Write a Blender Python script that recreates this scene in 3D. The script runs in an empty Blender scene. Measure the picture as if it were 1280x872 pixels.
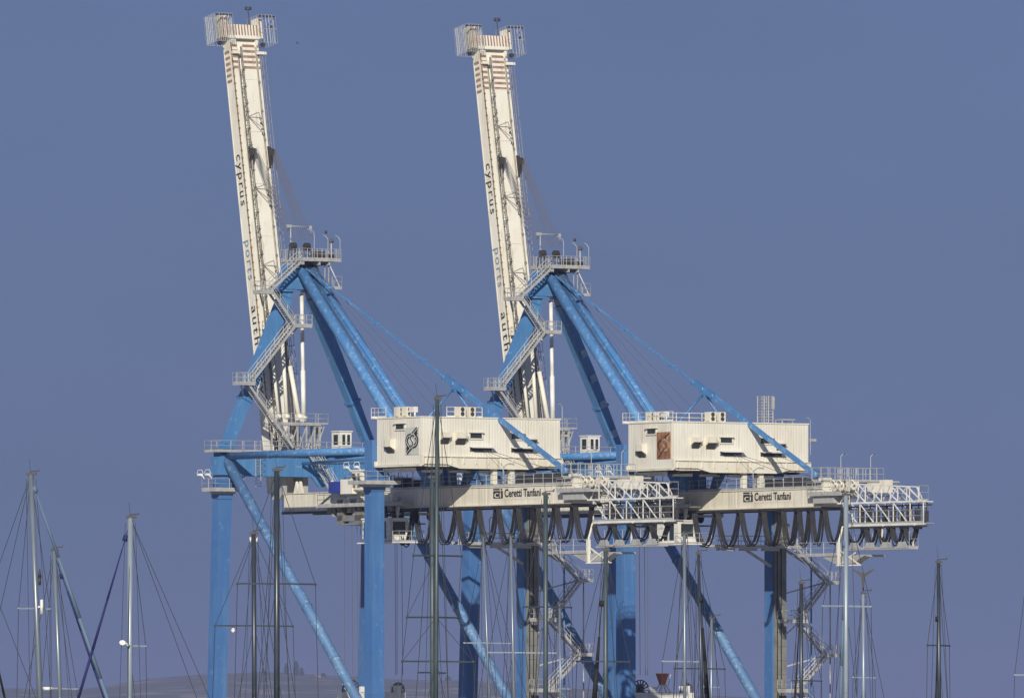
import bpy, bmesh, math, random
from mathutils import Vector, Matrix
random.seed(7)
R = math.radians
scn = bpy.context.scene
# ---------------------------------------------------------------- camera, sky, sun, exposure
F = 12960.0                                   # focal length in photo pixels (1280 wide)
YH = 895.0                                    # row of the horizon in the photo
HC = 4.0                                      # eye height above the water
cam_d = bpy.data.cameras.new('camera'); cam = bpy.data.objects.new('camera', cam_d)
scn.collection.objects.link(cam); scn.camera = cam
cam.location = (0, 0, HC); cam.rotation_euler = (R(90), 0, 0)
cam_d.sensor_width = 36.0; cam_d.lens = F / 1280 * 36.0
cam_d.shift_y = (YH - 436.0) / 1280.0
cam_d.clip_start = 1.0; cam_d.clip_end = 60000
SUN = Vector((-0.129, -1.293, 0.62)).normalized()
el = math.asin(SUN.z); az = math.atan2(SUN.x, SUN.y)
w = bpy.data.worlds.new('World'); scn.world = w; w.use_nodes = True
nt = w.node_tree; nt.nodes.clear()
sky = nt.nodes.new('ShaderNodeTexSky'); sky.sky_type = 'NISHITA'; sky.sun_disc = False
sky.sun_elevation = el; sky.sun_rotation = az
sky.altitude = 0; sky.air_density = 1.0; sky.dust_density = 0.6; sky.ozone_density = 6.0
air = nt.nodes.new('ShaderNodeMix'); air.data_type = 'RGBA'      # clear sky mixed with the even deep blue of this hazy day
air.inputs[0].default_value = 0.94; air.inputs[7].default_value = (1.06, 1.50, 3.05, 1)
# faint uneven banks of haze
wtc = nt.nodes.new('ShaderNodeTexCoord'); wmp = nt.nodes.new('ShaderNodeMapping'); wmp.inputs['Scale'].default_value = (14, 14, 40)
wnz = nt.nodes.new('ShaderNodeTexNoise'); wnz.inputs['Scale'].default_value = 1.0; wnz.inputs['Detail'].default_value = 3
wmr = nt.nodes.new('ShaderNodeMapRange'); wmr.inputs[1].default_value = .3; wmr.inputs[2].default_value = .7; wmr.inputs[3].default_value = .0965; wmr.inputs[4].default_value = .1045
nt.links.new(wtc.outputs['Generated'], wmp.inputs[0]); nt.links.new(wmp.outputs[0], wnz.inputs['Vector']); nt.links.new(wnz.outputs[0], wmr.inputs[0])
bg = nt.nodes.new('ShaderNodeBackground'); bg.inputs[1].default_value = 0.1
out = nt.nodes.new('ShaderNodeOutputWorld')
nt.links.new(sky.outputs[0], air.inputs[6]); nt.links.new(air.outputs[2], bg.inputs[0]); nt.links.new(wmr.outputs[0], bg.inputs[1]); nt.links.new(bg.outputs[0], out.inputs[0])
sd = bpy.data.lights.new('sun', 'SUN'); sd.energy = 5.0; sd.angle = R(0.5); sd.color = (1.0, 0.93, 0.80)
so = bpy.data.objects.new('sun', sd); scn.collection.objects.link(so)
so.rotation_euler = SUN.to_track_quat('Z', 'Y').to_euler()
scn.view_settings.view_transform = 'Standard'; scn.view_settings.look = 'None'
scn.view_settings.gamma = 1; scn.view_settings.exposure = 0.0
HAZE = 0.00005

# ---------------------------------------------------------------- materials
def mat(name, col, rough=0.5, metal=0.0, noise=None, bump=None, streak=None, patch=None):
    m = bpy.data.materials.new(name); m.use_nodes = True
    n = m.node_tree.nodes; l = m.node_tree.links
    b = n['Principled BSDF']; b.inputs['Roughness'].default_value = rough; b.inputs['Metallic'].default_value = metal
    b.inputs['Base Color'].default_value = (*col, 1)
    tc = n.new('ShaderNodeTexCoord'); cur = None
    def mix(fac, a, bcol, mode='MIX'):
        x = n.new('ShaderNodeMix'); x.data_type = 'RGBA'; x.blend_type = mode
        l.new(fac, x.inputs[0])
        if a is None: x.inputs[6].default_value = (*col, 1)
        else: l.new(a, x.inputs[6])
        x.inputs[7].default_value = (*bcol, 1)
        return x.outputs[2]
    def nz(scale, det, lo, hi, stretch=None, mx=1.0):
        t = n.new('ShaderNodeTexNoise'); t.inputs['Scale'].default_value = scale; t.inputs['Detail'].default_value = det
        if stretch:
            mp = n.new('ShaderNodeMapping'); mp.inputs['Scale'].default_value = stretch
            l.new(tc.outputs['Object'], mp.inputs[0]); l.new(mp.outputs[0], t.inputs['Vector'])
        else: l.new(tc.outputs['Object'], t.inputs['Vector'])
        r = n.new('ShaderNodeMapRange'); r.inputs[1].default_value = lo; r.inputs[2].default_value = hi
        r.inputs[4].default_value = mx
        l.new(t.outputs[0], r.inputs[0]); return r.outputs[0]
    if noise: cur = mix(nz(noise[0], 5, .42, .68, None, noise[2] if len(noise) > 2 else 1), cur, noise[1])
    if patch: cur = mix(nz(patch[0], 3, patch[2], patch[2] + .03, patch[3] if len(patch) > 3 else None, .5), cur, patch[1])
    if streak: cur = mix(nz(1.0, 4, streak[2], streak[2] + .2, (streak[0], streak[0], streak[0] * .08), streak[3]), cur, streak[1])
    if cur is not None: l.new(cur, b.inputs['Base Color'])
    if bump == 'rib':
        sx = n.new('ShaderNodeSeparateXYZ'); l.new(tc.outputs['Object'], sx.inputs[0])
        ad = n.new('ShaderNodeMath'); l.new(sx.outputs[0], ad.inputs[0]); l.new(sx.outputs[1], ad.inputs[1])
        mu = n.new('ShaderNodeMath'); mu.operation = 'MULTIPLY'; mu.inputs[1].default_value = 2 * math.pi / 0.34; l.new(ad.outputs[0], mu.inputs[0])
        si = n.new('ShaderNodeMath'); si.operation = 'SINE'; l.new(mu.outputs[0], si.inputs[0])
        bp = n.new('ShaderNodeBump'); bp.inputs['Strength'].default_value = .35; bp.inputs['Distance'].default_value = .02
        l.new(si.outputs[0], bp.inputs['Height']); l.new(bp.outputs[0], b.inputs['Normal'])
    elif bump:
        t = n.new('ShaderNodeTexNoise'); t.inputs['Scale'].default_value = bump[0]; l.new(tc.outputs['Object'], t.inputs['Vector'])
        bp = n.new('ShaderNodeBump'); bp.inputs['Strength'].default_value = bump[1]; bp.inputs['Distance'].default_value = .05
        l.new(t.outputs[0], bp.inputs['Height']); l.new(bp.outputs[0], b.inputs['Normal'])
    return m
M = dict(
    blue=mat('blue_paint', (.058, .168, .36), .5, noise=(.35, (.066, .20, .42), .8), patch=(1.3, (.19, .33, .50), .64), streak=(1.6, (.10, .22, .40), .5, .6), bump=(2, .15)),
    leg_blue=mat('leg_blue_paint', (.048, .138, .34), .55, noise=(.35, (.06, .155, .35), .8), patch=(1.3, (.14, .24, .40), .65), streak=(1.6, (.09, .19, .36), .5, .7), bump=(2, .15)),
    patchblue=mat('pale_primer', (.26, .36, .46), .7, noise=(2, (.18, .30, .44))),
    brace_blue=mat('faded_blue_brace', (.07, .155, .31), .6, noise=(.5, (.10, .20, .36), .8), patch=(2.4, (.24, .36, .50), .585), bump=(2, .15)),
    blue_tube=mat('scuffed_blue_paint', (.062, .185, .40), .55, noise=(.5, (.09, .225, .44), .8), patch=(2.4, (.24, .38, .56), .575), bump=(2, .15)),
    cream=mat('cream_paint', (.66, .63, .53), .5, noise=(.4, (.60, .56, .46)), streak=(2.2, (.34, .27, .19), .54, .6)),
    boomcream=mat('boom_cream_paint', (.72, .70, .61), .45, noise=(.3, (.66, .62, .52)), streak=(2.5, (.36, .28, .19), .56, .6)),
    wall=mat('ribbed_cream_cladding', (.68, .66, .58), .5, noise=(.3, (.62, .59, .50)), streak=(3.5, (.38, .31, .23), .55, .5), bump='rib'),
    galv=mat('galvanised_steel', (.42, .42, .41), .55, .15, noise=(1.5, (.33, .33, .32))),
    shaft=mat('grey_shaft_sheet', (.20, .20, .185), .6, 0, noise=(1, (.14, .14, .125)), streak=(2, (.09, .08, .065), .55, .5)),
    darkgrey=mat('dark_grey_steel', (.045, .045, .047), .6, 0, noise=(1, (.03, .028, .026))),
    machine=mat('grey_machinery', (.25, .24, .21), .6, 0, noise=(2, (.12, .10, .08))),
    white=mat('white_paint', (.70, .70, .67), .5, noise=(.8, (.56, .55, .50)), streak=(3, (.40, .35, .28), .58, .5)),
    glass=mat('dark_window_glass', (.025, .035, .035), .15),
    black=mat('black_lettering', (.02, .02, .02), .6),
    greylet=mat('faded_grey_lettering', (.15, .22, .31), .6),
    cable=mat('black_cable_rubber', (.008, .008, .011), .6, noise=(2, (.018, .018, .022))),
    rope=mat('greased_wire_rope', (.10, .09, .09), .6),
    stripe=mat('faded_red_stripe', (.26, .15, .11), .6, noise=(1.5, (.36, .25, .19))),
    rail=mat('rusty_rail_strip', (.16, .10, .05), .7, noise=(2, (.30, .22, .10))),
    silver=mat('weathered_silver_panel', (.48, .50, .47), .5, noise=(1.2, (.36, .35, .30))),
    rust=mat('rusted_panel', (.22, .085, .035), .75, noise=(1.1, (.36, .20, .11)), streak=(3, (.12, .05, .025), .5, .8)),
    rustmark=mat('rust_faded_mark', (.42, .30, .21), .7, noise=(2.5, (.25, .12, .07))),
    darkmark=mat('rust_dark_mark', (.05, .03, .02), .7),
    bluebox=mat('deep_blue_box', (.02, .035, .22), .5, noise=(3, (.03, .05, .28))),
    orange=mat('rusty_orange_basket', (.50, .15, .06), .65, noise=(3, (.34, .09, .04))),
    alu=mat('anodised_mast', (.20, .24, .28), .35, .35, noise=(.5, (.15, .18, .21)), streak=(3, (.16, .18, .2), .55, .5)),
    alulight=mat('pale_mast', (.27, .32, .37), .38, .2, noise=(.5, (.2, .24, .28)), streak=(3, (.3, .32, .33), .55, .5)),
    aludark=mat('dark_mast', (.035, .045, .055), .35, .3, noise=(.6, (.06, .075, .09)), streak=(3, (.16, .19, .22), .62, .5)),
    alugreen=mat('grey_green_mast', (.042, .060, .066), .45, .1, noise=(.6, (.075, .10, .11)), streak=(3, (.15, .19, .21), .6, .5)),
    wire=mat('rigging_wire', (.07, .075, .085), .5, .3),
    navy=mat('navy_sail_cover', (.012, .016, .10), .8),
    paleblue=mat('pale_blue_sail_cover', (.10, .155, .22), .8),
    blacksail=mat('black_sail_cover', (.01, .01, .012), .8),
    hull=mat('white_gelcoat', (.75, .76, .76), .25),
    deck=mat('deck_grey', (.55, .53, .48), .6),
    quay=mat('quay_concrete', (.30, .29, .27), .85, noise=(.05, (.24, .23, .21))),
    hill=mat('dry_hillside', (.10, .095, .085), .95, noise=(.004, (.055, .06, .045)), patch=(.012, (.40, .34, .27), .60)),
    tree=mat('dark_foliage', (.04, .055, .03), .9),
    bark=mat('bark', (.08, .06, .04), .9),
    plaster=mat('pale_plaster', (.55, .50, .43), .8), roof=mat('roof_tile', (.28, .14, .09), .8),
    bird=mat('dark_feathers', (.03, .03, .035), .8),
)
# water
wm = mat('sea_water', (.03, .06, .09), .12, bump=(.6, .5)); M['water'] = wm

# ---------------------------------------------------------------- mesh helpers
V = Vector
class MB:
    def __init__(s): s.v = []; s.f = []; s.sm = []
    def face(s, idx, smooth=False): s.f.append(idx); s.sm.append(smooth)
    def prism(s, A, B, smooth=False, caps=True):
        """loft between two equal loops of points"""
        n = len(A); o = len(s.v); s.v += [V(a) for a in A] + [V(b) for b in B]
        for i in range(n):
            j = (i + 1) % n; s.face((o + i, o + j, o + n + j, o + n + i), smooth)
        if caps: s.face(tuple(range(o + n - 1, o - 1, -1))); s.face(tuple(range(o + n, o + 2 * n)))
    def box(s, x0, x1, y0, y1, z0, z1):
        s.prism([(x0, y0, z0), (x1, y0, z0), (x1, y1, z0), (x0, y1, z0)], [(x0, y0, z1), (x1, y0, z1), (x1, y1, z1), (x0, y1, z1)])
    def frame(s, p, q, up):
        d = (V(q) - V(p)).normalized(); u = V(up); sd = d.cross(u)
        if sd.length < 1e-4: sd = d.cross(V((1, 0, 0)))
        sd.normalize(); return d, sd, sd.cross(d).normalized()
    def beam(s, p, q, w, h, up=(0, 0, 1), w2=None, h2=None):
        """box section bar, w across, h along the up side"""
        d, sd, u = s.frame(p, q, up); w2 = w2 or w; h2 = h2 or h
        A = [V(p) + sd * a * w / 2 + u * b * h / 2 for a, b in ((-1, -1), (1, -1), (1, 1), (-1, 1))]
        B = [V(q) + sd * a * w2 / 2 + u * b * h2 / 2 for a, b in ((-1, -1), (1, -1), (1, 1), (-1, 1))]
        s.prism(A, B)
    def tube(s, p, q, r, n=12, r2=None):
        d, sd, u = s.frame(p, q, (0, 0, 1) if abs((V(q) - V(p)).normalized().z) < .95 else (1, 0, 0)); r2 = r if r2 is None else r2
        A = [V(p) + (sd * math.cos(2 * math.pi * i / n) + u * math.sin(2 * math.pi * i / n)) * r for i in range(n)]
        B = [V(q) + (sd * math.cos(2 * math.pi * i / n) + u * math.sin(2 * math.pi * i / n)) * r2 for i in range(n)]
        s.prism(A, B, smooth=n > 5)
    def path(s, pts, r, n=6):
        o = len(s.v); pts = [V(p) for p in pts]
        for k, p in enumerate(pts):
            a = pts[max(k - 1, 0)]; b = pts[min(k + 1, len(pts) - 1)]
            d, sd, u = s.frame(a, b, (0, 1, 0.01))
            s.v += [p + (sd * math.cos(2 * math.pi * i / n) + u * math.sin(2 * math.pi * i / n)) * r for i in range(n)]
        for k in range(len(pts) - 1):
            for i in range(n):
                j = (i + 1) % n; s.face((o + k * n + i, o + k * n + j, o + (k + 1) * n + j, o + (k + 1) * n + i), True)
    def railing(s, pts, h=1.1, r=.03, step=1.5, toe=True):
        pts = [V(p) for p in pts]; up = V((0, 0, 1))
        for a, b in zip(pts, pts[1:]):
            n = max(1, round((b - a).length / step))
            for i in range(n + 1):
                p = a.lerp(b, i / n); s.tube(p, p + up * h, r, 4)
            for k in (1.0, .55): s.tube(a + up * h * k, b + up * h * k, r * .9, 4)
            if toe: s.beam(a + up * .09, b + up * .09, .02, .16)
    def stairs(s, p0, p1, wd, rail=True):
        """flight from p0 to p1; wd is the vector across the treads"""
        p0 = V(p0); p1 = V(p1); wd = V(wd); up = V((0, 0, 1))
        for e in (0, 1):
            a = p0 + wd * e; b = p1 + wd * e
            s.beam(a, b, .06, .26)
            if rail:
                for k in (1.0, .55): s.tube(a + up * k, b + up * k, .032, 4)
                n = max(1, round((b - a).length / 1.6))
                for i in range(n + 1): q = a.lerp(b, i / n); s.tube(q, q + up, .032, 4)
        n = max(2, int(abs(p1.z - p0.z) / .24)); d = p1 - p0; hd = V((d.x, d.y, 0)); hd.normalize() if hd.length else None
        for i in range(1, n):
            q = p0 + d * i / n; s.beam(q, q + wd, .24, .035, up)
    def disc(s, c, ax, r, th, n=20):
        ax = V(ax).normalized(); s.tube(V(c) - ax * th / 2, V(c) + ax * th / 2, r, n)
    def build(s, name, m, parent=None):
        me = bpy.data.meshes.new(name); me.from_pydata([tuple(v) for v in s.v], [], s.f)
        me.polygons.foreach_set('use_smooth', s.sm); me.materials.append(M[m] if isinstance(m, str) else m)
        bm = bmesh.new(); bm.from_mesh(me); bmesh.ops.recalc_face_normals(bm, faces=bm.faces); bm.to_mesh(me); bm.free()
        o = bpy.data.objects.new(name, me); scn.collection.objects.link(o)
        if parent is not None: o.parent = parent
        return o
def tag(o, label=None, cat=None, group=None, kind=None):
    if label: o['label'] = label
    if cat: o['category'] = cat
    if group: o['group'] = group
    if kind: o['kind'] = kind
    return o
def empty(name, loc, rz=0):
    o = bpy.data.objects.new(name, None); scn.collection.objects.link(o); o.location = loc; o.rotation_euler = (0, 0, rz); o.empty_display_size = .5
    return o
def text(name, body, m, parent, origin, xdir, ydir, size, width=None, depth=.02, spacing=1.0, bold=0.0):
    """lettering as a thin mesh; xdir is the reading direction, ydir the letters' up"""
    cu = bpy.data.curves.new(name, 'FONT'); cu.body = body; cu.size = size; cu.extrude = depth; cu.space_character = spacing; cu.offset = bold * size
    t = bpy.data.objects.new(name, cu); scn.collection.objects.link(t)
    dg = bpy.context.evaluated_depsgraph_get(); me = bpy.data.meshes.new_from_object(t.evaluated_get(dg))
    bpy.data.objects.remove(t); bpy.data.curves.remove(cu)
    xs = [v.co.x for v in me.vertices]; k = width / (max(xs) - min(xs)) if width else 1
    x = V(xdir).normalized(); y = V(ydir).normalized(); z = x.cross(y)
    for v in me.vertices: v.co = V(origin) + x * (v.co.x - min(xs)) * k + y * v.co.y + z * v.co.z
    me.materials.clear(); me.materials.append(M[m]); me.name = name
    o = bpy.data.objects.new(name, me); scn.collection.objects.link(o); o.parent = parent
    return o

# ---------------------------------------------------------------- setting
m = MB(); m.box(-22000, 22000, -1500, 985, -.4, 0); tag(m.build('water', 'water'), kind='structure')
m = MB(); m.box(-22000, 22000, 985, 23000, -.8, 2.0); tag(m.build('ground', 'quay'), kind='structure')
def hills():
    m = MB(); nx, ny = 220, 26; x0, x1 = -2700, 3600; Y0, Y1 = 12900, 18600
    def topy(px):                        # crest row of the far hills in the photo
        pts = [(-400, 861), (0, 861), (120, 861), (150, 857), (190, 851), (225, 846), (260, 843), (330, 841), (430, 846), (520, 850), (640, 852), (720, 860), (860, 868), (1000, 874), (1280, 884), (1700, 886)]
        for (a, ya), (b, yb) in zip(pts, pts[1:]):
            if a <= px <= b: return ya + (yb - ya) * (px - a) / (b - a)
        return 888
    rn = [random.uniform(-1, 1) for _ in range(400)]
    def nf(x):
        i = int(x) % 399; f = x - int(x); return rn[i] * (1 - f) + rn[i + 1] * f
    for j in range(ny + 1):
        for i in range(nx + 1):
            X = x0 + (x1 - x0) * i / nx; Y = Y0 + (Y1 - Y0) * j / ny; u = j / ny
            px = 640 + F * X / 15600; h = (YH - topy(px)) * 15600 / F + 4 - 2
            prof = math.sin(math.pi * min(1, max(0, u))) ** .8
            z = 1.9 + h * prof * (1 + .05 * nf(i * .37 + 50 + j * 1.3)) + nf(i * .9 + j * 17 + 100) * 2.1 * prof
            m.v.append(V((X, Y, z)))
    for j in range(ny):
        for i in range(nx):
            a = j * (nx + 1) + i; m.face((a, a + 1, a + nx + 2, a + nx + 1), True)
    return m.build('hills', 'hill')
tag(hills(), kind='structure')
def at(x, y, Y): return V(((x - 640) / F * Y, Y, HC + (YH - y) / F * Y))

# ---------------------------------------------------------------- the cranes
TH = R(56); D0 = 1080.0; X0 = -266.5 / 12
TD = V((math.cos(TH), -math.sin(TH), 0)); RD = V((math.sin(TH), math.cos(TH), 0))
def wire_fan(m, a, b, n, spread, r):
    for i in range(n):
        o = V((0, 1, 0)) * spread * (i / max(1, n - 1) - .5)
        m.tube(V(a) + o, V(b) + o, r, 4)
def crane(off, dT, variant, label):
    yaw = R(.7) if variant else 0.0; base = V((X0, D0, 2.0)) + RD * off
    root = empty('gantry_crane', base, -TH - yaw)
    tag(root, label, 'gantry crane', 'ship to shore cranes on the quay')
    def part(name, m, mt, p=None): return m.build(name, mt, p or root)
    # legs
    for sr in (-9.3, 9.3):
        m = MB(); m.beam((-1.5, sr, 0), (0, sr, 29.3), 1.5, 1.4, (1, 0, 0)); m.beam((-.25, sr, 24.6), (-.18, sr, 25.3), 1.66, 1.56, (1, 0, 0)); [m.beam((-1.5 + z / 29.3 * 1.5, sr, z), (-1.5 + (z + .07) / 29.3 * 1.5, sr, z + .07), 1.54, 1.44, (1, 0, 0)) for z in (3.1, 7.3, 11.5, 15.7, 19.9)]; part('leg', m, 'leg_blue')
        m = MB(); m.beam((28.56, sr, 0), (28.56, sr, 30), 1.5, 1.4, (1, 0, 0)); m.beam((28.56, sr, 24.8), (28.56, sr, 25.4), 1.66, 1.56, (1, 0, 0))
        [m.beam((28.56, sr, z), (28.56, sr, z + .07), 1.54, 1.44, (1, 0, 0)) for z in (4.2, 8.4, 12.6, 16.8, 21.0)]
        for k in range(11): m.box(29.2, 29.3, sr + .3, sr + .42, 2 + k * 2.1, 2.14 + k * 2.1)
        part('leg', m, 'leg_blue')
        # leg head where the cross beam lands
        m = MB(); m.box(-.85, .85, sr - 1.0, sr + 1.0, 27.0, 28.9)
        m.prism([(-.5, sr - (1 if sr > 0 else -1) * 1.0, 27.15), (.5, sr - (1 if sr > 0 else -1) * 1.0, 27.15), (.5, sr - (1 if sr > 0 else -1) * 1.01, 25.6), (-.5, sr - (1 if sr > 0 else -1) * 1.01, 25.6)],
                [(-.5, sr - (1 if sr > 0 else -1) * 2.6, 27.15), (.5, sr - (1 if sr > 0 else -1) * 2.6, 27.15), (.5, sr - (1 if sr > 0 else -1) * 2.55, 27.1), (-.5, sr - (1 if sr > 0 else -1) * 2.55, 27.1)])
        part('leg_head', m, 'blue')
        # side tube joining sea leg and land leg
        m = MB(); m.tube((.6, sr, 28.95), (27.8, sr, 28.95), .38, 16)
        for t in (9, 18.4): m.disc((t, sr, 28.95), (1, 0, 0), .41, .08, 16)
        part('side_tube', m, 'blue_tube')
        m = MB(); m.tube((.2, sr, 29.0), (27.9, sr, 1.2), .54, 18)
        for k in range(4): t = .15 + k * .2; p = V((1.2, sr, 28)).lerp(V((27.9, sr, 1.2)), t); q = V((1.2, sr, 28)).lerp(V((27.9, sr, 1.2)), t + .004); m.tube(p, q, .59, 18)
        part('diagonal_brace', m, 'brace_blue')
    # portal beams
    m = MB(); m.box(-.55, .55, -8.3, 8.3, 27.0, 29.2); m.box(-.8, .8, -8.3, 8.3, 29.2, 29.3); m.box(.55, .72, 3.3, 4.0, 26.2, 29.1); m.box(-.75, .75, -8.3, 8.3, 26.92, 27.0)
    m.prism([(.56, 1.0, 27), (.56, 5.2, 27), (.56, 4.2, 25.9), (.56, 2.0, 25.9)], [(.8, 1.0, 27), (.8, 5.2, 27), (.8, 4.2, 25.9), (.8, 2.0, 25.9)])
    for k in range(7): m.box(.55, .60, -6.9 + k * 2.3, -6.84 + k * 2.3, 27.0, 29.2)
    part('portal_beam', m, 'blue')
    m = MB(); m.box(28.0, 29.1, -8.5, 8.5, 27.7, 29.8); part('portal_beam', m, 'blue')
    m = MB(); m.tube((27.9, -8.7, 28.35), (1.0, 0.6, 28.3), .17, 12); m.tube((27.9, 8.7, 28.35), (1.0, -.2, 28.3), .17, 12); part('plan_brace', m, 'blue_tube')
    # hangers of the girder below the land side beam
    for a0, a1, b0, b1 in ((-3.1, -1.5, -1.7, -.7), (-.5, .5, -.1, .6), (1.9, 3.5, 1.1, 1.8)):
        m = MB(); m.prism([(28.5, a0, 27.8), (28.5, a1, 27.8), (28.5, b1, 25.15), (28.5, b0, 25.15)], [(28.85, a0, 27.8), (28.85, a1, 27.8), (28.85, b1, 25.15), (28.85, b0, 25.15)]); part('girder_hanger', m, 'blue')
    # A frame
    for s_ in (-1, 1):
        m = MB(); m.beam((0, s_ * 9.2, 29.4), (0, s_ * 1.7, 45.6), 1.0, 1.0, (1, 0, 0), 1.25, 1.35)
        m.beam((0, s_ * 9.2, 29.35), (0, s_ * 8.9, 30.1), 1.3, 1.5, (1, 0, 0))
        p = V((0, s_ * 9.2, 29.4)).lerp(V((0, s_ * 1.7, 45.6)), .33); q = V((0, s_ * 9.2, 29.4)).lerp(V((0, s_ * 1.7, 45.6)), .345); m.beam(p, q, 1.3, 1.4, (1, 0, 0))
        fl = part('frame_leg', m, 'blue')
        if variant and s_ > 0:
            A_, B_ = V((.66, 9.2, 29.4)), V((.86, 1.7, 45.6))
            for f in (.14, .33, .5, .66): m = MB(); m.beam(A_.lerp(B_, f), A_.lerp(B_, f + .045), .8, .03, (1, 0, 0)); part('primer_patch', m, 'patchblue', fl)
    for r in (-3.35, .85): m = MB(); m.box(-1.0, 1.0, r, r + 2.5, 46.15, 46.35); part('frame_flange', m, 'blue')
    m = MB()
    for t in (-.95, .55):
        m.prism([(t, -2.5, 46.4), (t, 2.3, 46.4), (t, 2.1, 48.0), (t, 1.6, 49.1), (t, -1.3, 49.1), (t, -1.9, 48.0)], [(t + .4, -2.5, 46.4), (t + .4, 2.3, 46.4), (t + .4, 2.1, 48.0), (t + .4, 1.6, 49.1), (t + .4, -1.3, 49.1), (t + .4, -1.9, 48.0)])
    m.box(-.55, .55, -1.6, 1.5, 47.0, 48.9); m.beam((0, -2, 45.6), (0, -1.5, 47.2), 1.2, 1.5, (1, 0, 0)); m.beam((0, 2, 45.6), (0, 1.5, 47.2), 1.2, 1.5, (1, 0, 0))
    part('frame_head', m, 'blue')
    for a, b in ((-.45, -1.25), (.95, 1.2)):
        m = MB(); m.tube((.9, a, 48.6), (26.9, b, 25.6), .56, 20)
        part('backstay', m, 'blue_tube')
    m = MB(); m.box(25.4, 28.6, -1.7, 1.7, 25.2, 25.65); m.prism([(25.6, -1.6, 25.6), (28.4, -1.6, 25.6), (27.2, -1.6, 26.6), (26.2, -1.6, 26.6)], [(25.6, -.9, 25.6), (28.4, -.9, 25.6), (27.2, -.9, 26.6), (26.2, -.9, 26.6)]); part('backstay_seat', m, 'blue')
    # rear tie bars
    m = MB()
    for r in (-.36, .36): m.beam((1.5, r + .3, 48.4 - r * .5), (27.6, r, 36.45 - r * .5), .10, .15)
    for k in range(3):
        p = V((1.5, .2, 48.4)).lerp(V((27.6, 0, 36.45)), (k + .5) / 3); m.box(p.x - .2, p.x + .2, -.4, .5, p.z - .1, p.z + .1)
    m.beam((30.8, 0, 35.1), (49.2, 0, 26.7), .34, .46); m.disc((49.3, 0, 26.6), (0, 1, 0), .34, .5); part('tie_bar', m, 'blue_tube')
    m = MB(); m.beam((27.2, -.2, 36.7), (31.4, -.2, 34.9), .07, .6); m.beam((27.2, .2, 36.7), (31.4, .2, 34.9), .07, .6)
    for q in ((27.4, 36.6), (31.0, 35.1), (29.2, 35.85)): m.disc((q[0], 0, q[1]), (0, 1, 0), .22, .7, 12)
    m.box(28.9, 29.7, -.25, .25, 35.0, 35.6); part('tie_joint', m, 'blue')
    m = MB(); m.tube((29.3, -.1, 35.4), (31.2, -4.6, 32.2), .10, 8); part('tie_strut', m, 'blue_tube')
    m = MB(); m.tube((29.3, .1, 35.4), (31.6, 0.9, 32.2), .13, 8); part('tie_strut', m, 'blue_tube')
    m = MB()
    for k in (0, 1, 2): m.tube((1.2, .2 + k * .3, 49), (31.0 + k, -4.5 + k * 1.1, 32.3), .03, 4)
    part('hoist_rope', m, 'rope')
    # ---- boom, raised
    ax = V((-.181, 0, .9835)); nn = V((.9835, 0, .181)); b0 = V((-1.8, 0, 25.0))
    def B(s, r, n): return b0 + ax * s + nn * n + V((0, r, 0))
    def bb(m, s0, s1, r0, r1, n0, n1):
        m.prism([B(s0, r0, n0), B(s0, r1, n0), B(s0, r1, n1), B(s0, r0, n1)], [B(s1, r0, n0), B(s1, r1, n0), B(s1, r1, n1), B(s1, r0, n1)])
    m = MB(); bb(m, .5, 49.2, -1.70, 1.70, -1.45, -.4)
    bb(m, .5, 49.0, -1.60, -.98, -.4, 0); bb(m, 3, 48.2, -.38, 1.22, -.4, .02); bb(m, .5, 49, 1.48, 1.72, -.4, 0); bb(m, .5, 49.2, -1.70, -1.66, -.4, -.1)
    for k in range(17): bb(m, 1 + k * 2.9, 1.05 + k * 2.9, -1.71, 1.71, -1.46, -.38)
    bb(m, .5, 49.2, -1.73, -1.68, -1.48, -1.36)
    boom = part('boom', m, 'boomcream')
    m = MB(); bb(m, -1, 48.5, -1.69, -1.63, -.1, .05)
    for k in range(60): bb(m, k * .8, k * .8 + .12, -1.74, -1.58, -.08, .09)
    part('rack_rail', m, 'rail', boom)
    m = MB(); m.tube(B(14, -.62, .2), B(48, -.62, .2), .12, 8)
    for k in range(15): q = 15 + k * 2.3; m.beam(B(q, -.62, .2), B(q, -.62, -.1), .1, .1)
    m.tube(B(6, 1.32, .1), B(48, 1.32, .1), .05, 6); [m.beam(B(7 + i * 3.1, 1.32, .12), B(7.2 + i * 3.1, 1.32, .12), .22, .1) for i in range(13)]; part('cable_pipe', m, 'machine', boom)
    m = MB(); [bb(m, 5.3 + i * 5.6, 5.38 + i * 5.6, -.37, 1.21, .02, .045) for i in range(8)]; part('weld_seam', m, 'cream', boom)
    m = MB()
    for r in (-.95, -.6): m.tube(B(0, r, .12), B(47.5, r, .12), .04, 4)
    for k in range(90): q = .5 + k * .5; m.tube(B(q, -.95, .12), B(q, -.6, .12), .026, 4)
    for k in range(30): q = 1 + k * 1.5 + (k % 3) * .3; m.tube(B(q, -1.0, .45), B(q + .7, -.55, .45), .03, 4); m.tube(B(q, -1.0, .45), B(q, -.95, 0), .03, 4); m.tube(B(q + .7, -.55, .45), B(q + .7, -.5, 0), .03, 4); m.tube(B(q, -.95, .12), B(q + .7, -.6, .12), .03, 4)
    part('ladder', m, 'darkgrey', boom)
    m = MB()
    for r in (1.82, 2.06): m.tube(B(10, r, .1), B(47.5, r, .1), .035, 4)
    for k in range(62): q = 10 + k * .6; m.tube(B(q, 1.82, .1), B(q, 2.06, .1), .03, 4)
    for k in range(13): q = 10 + k * 3; m.tube(B(q, 1.7, -.1), B(q, 2.2, .4), .03, 4)
    m.tube(B(10, 2.2, .4), B(47.5, 2.2, .4), .03, 4); part('ladder', m, 'machine', boom)
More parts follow.
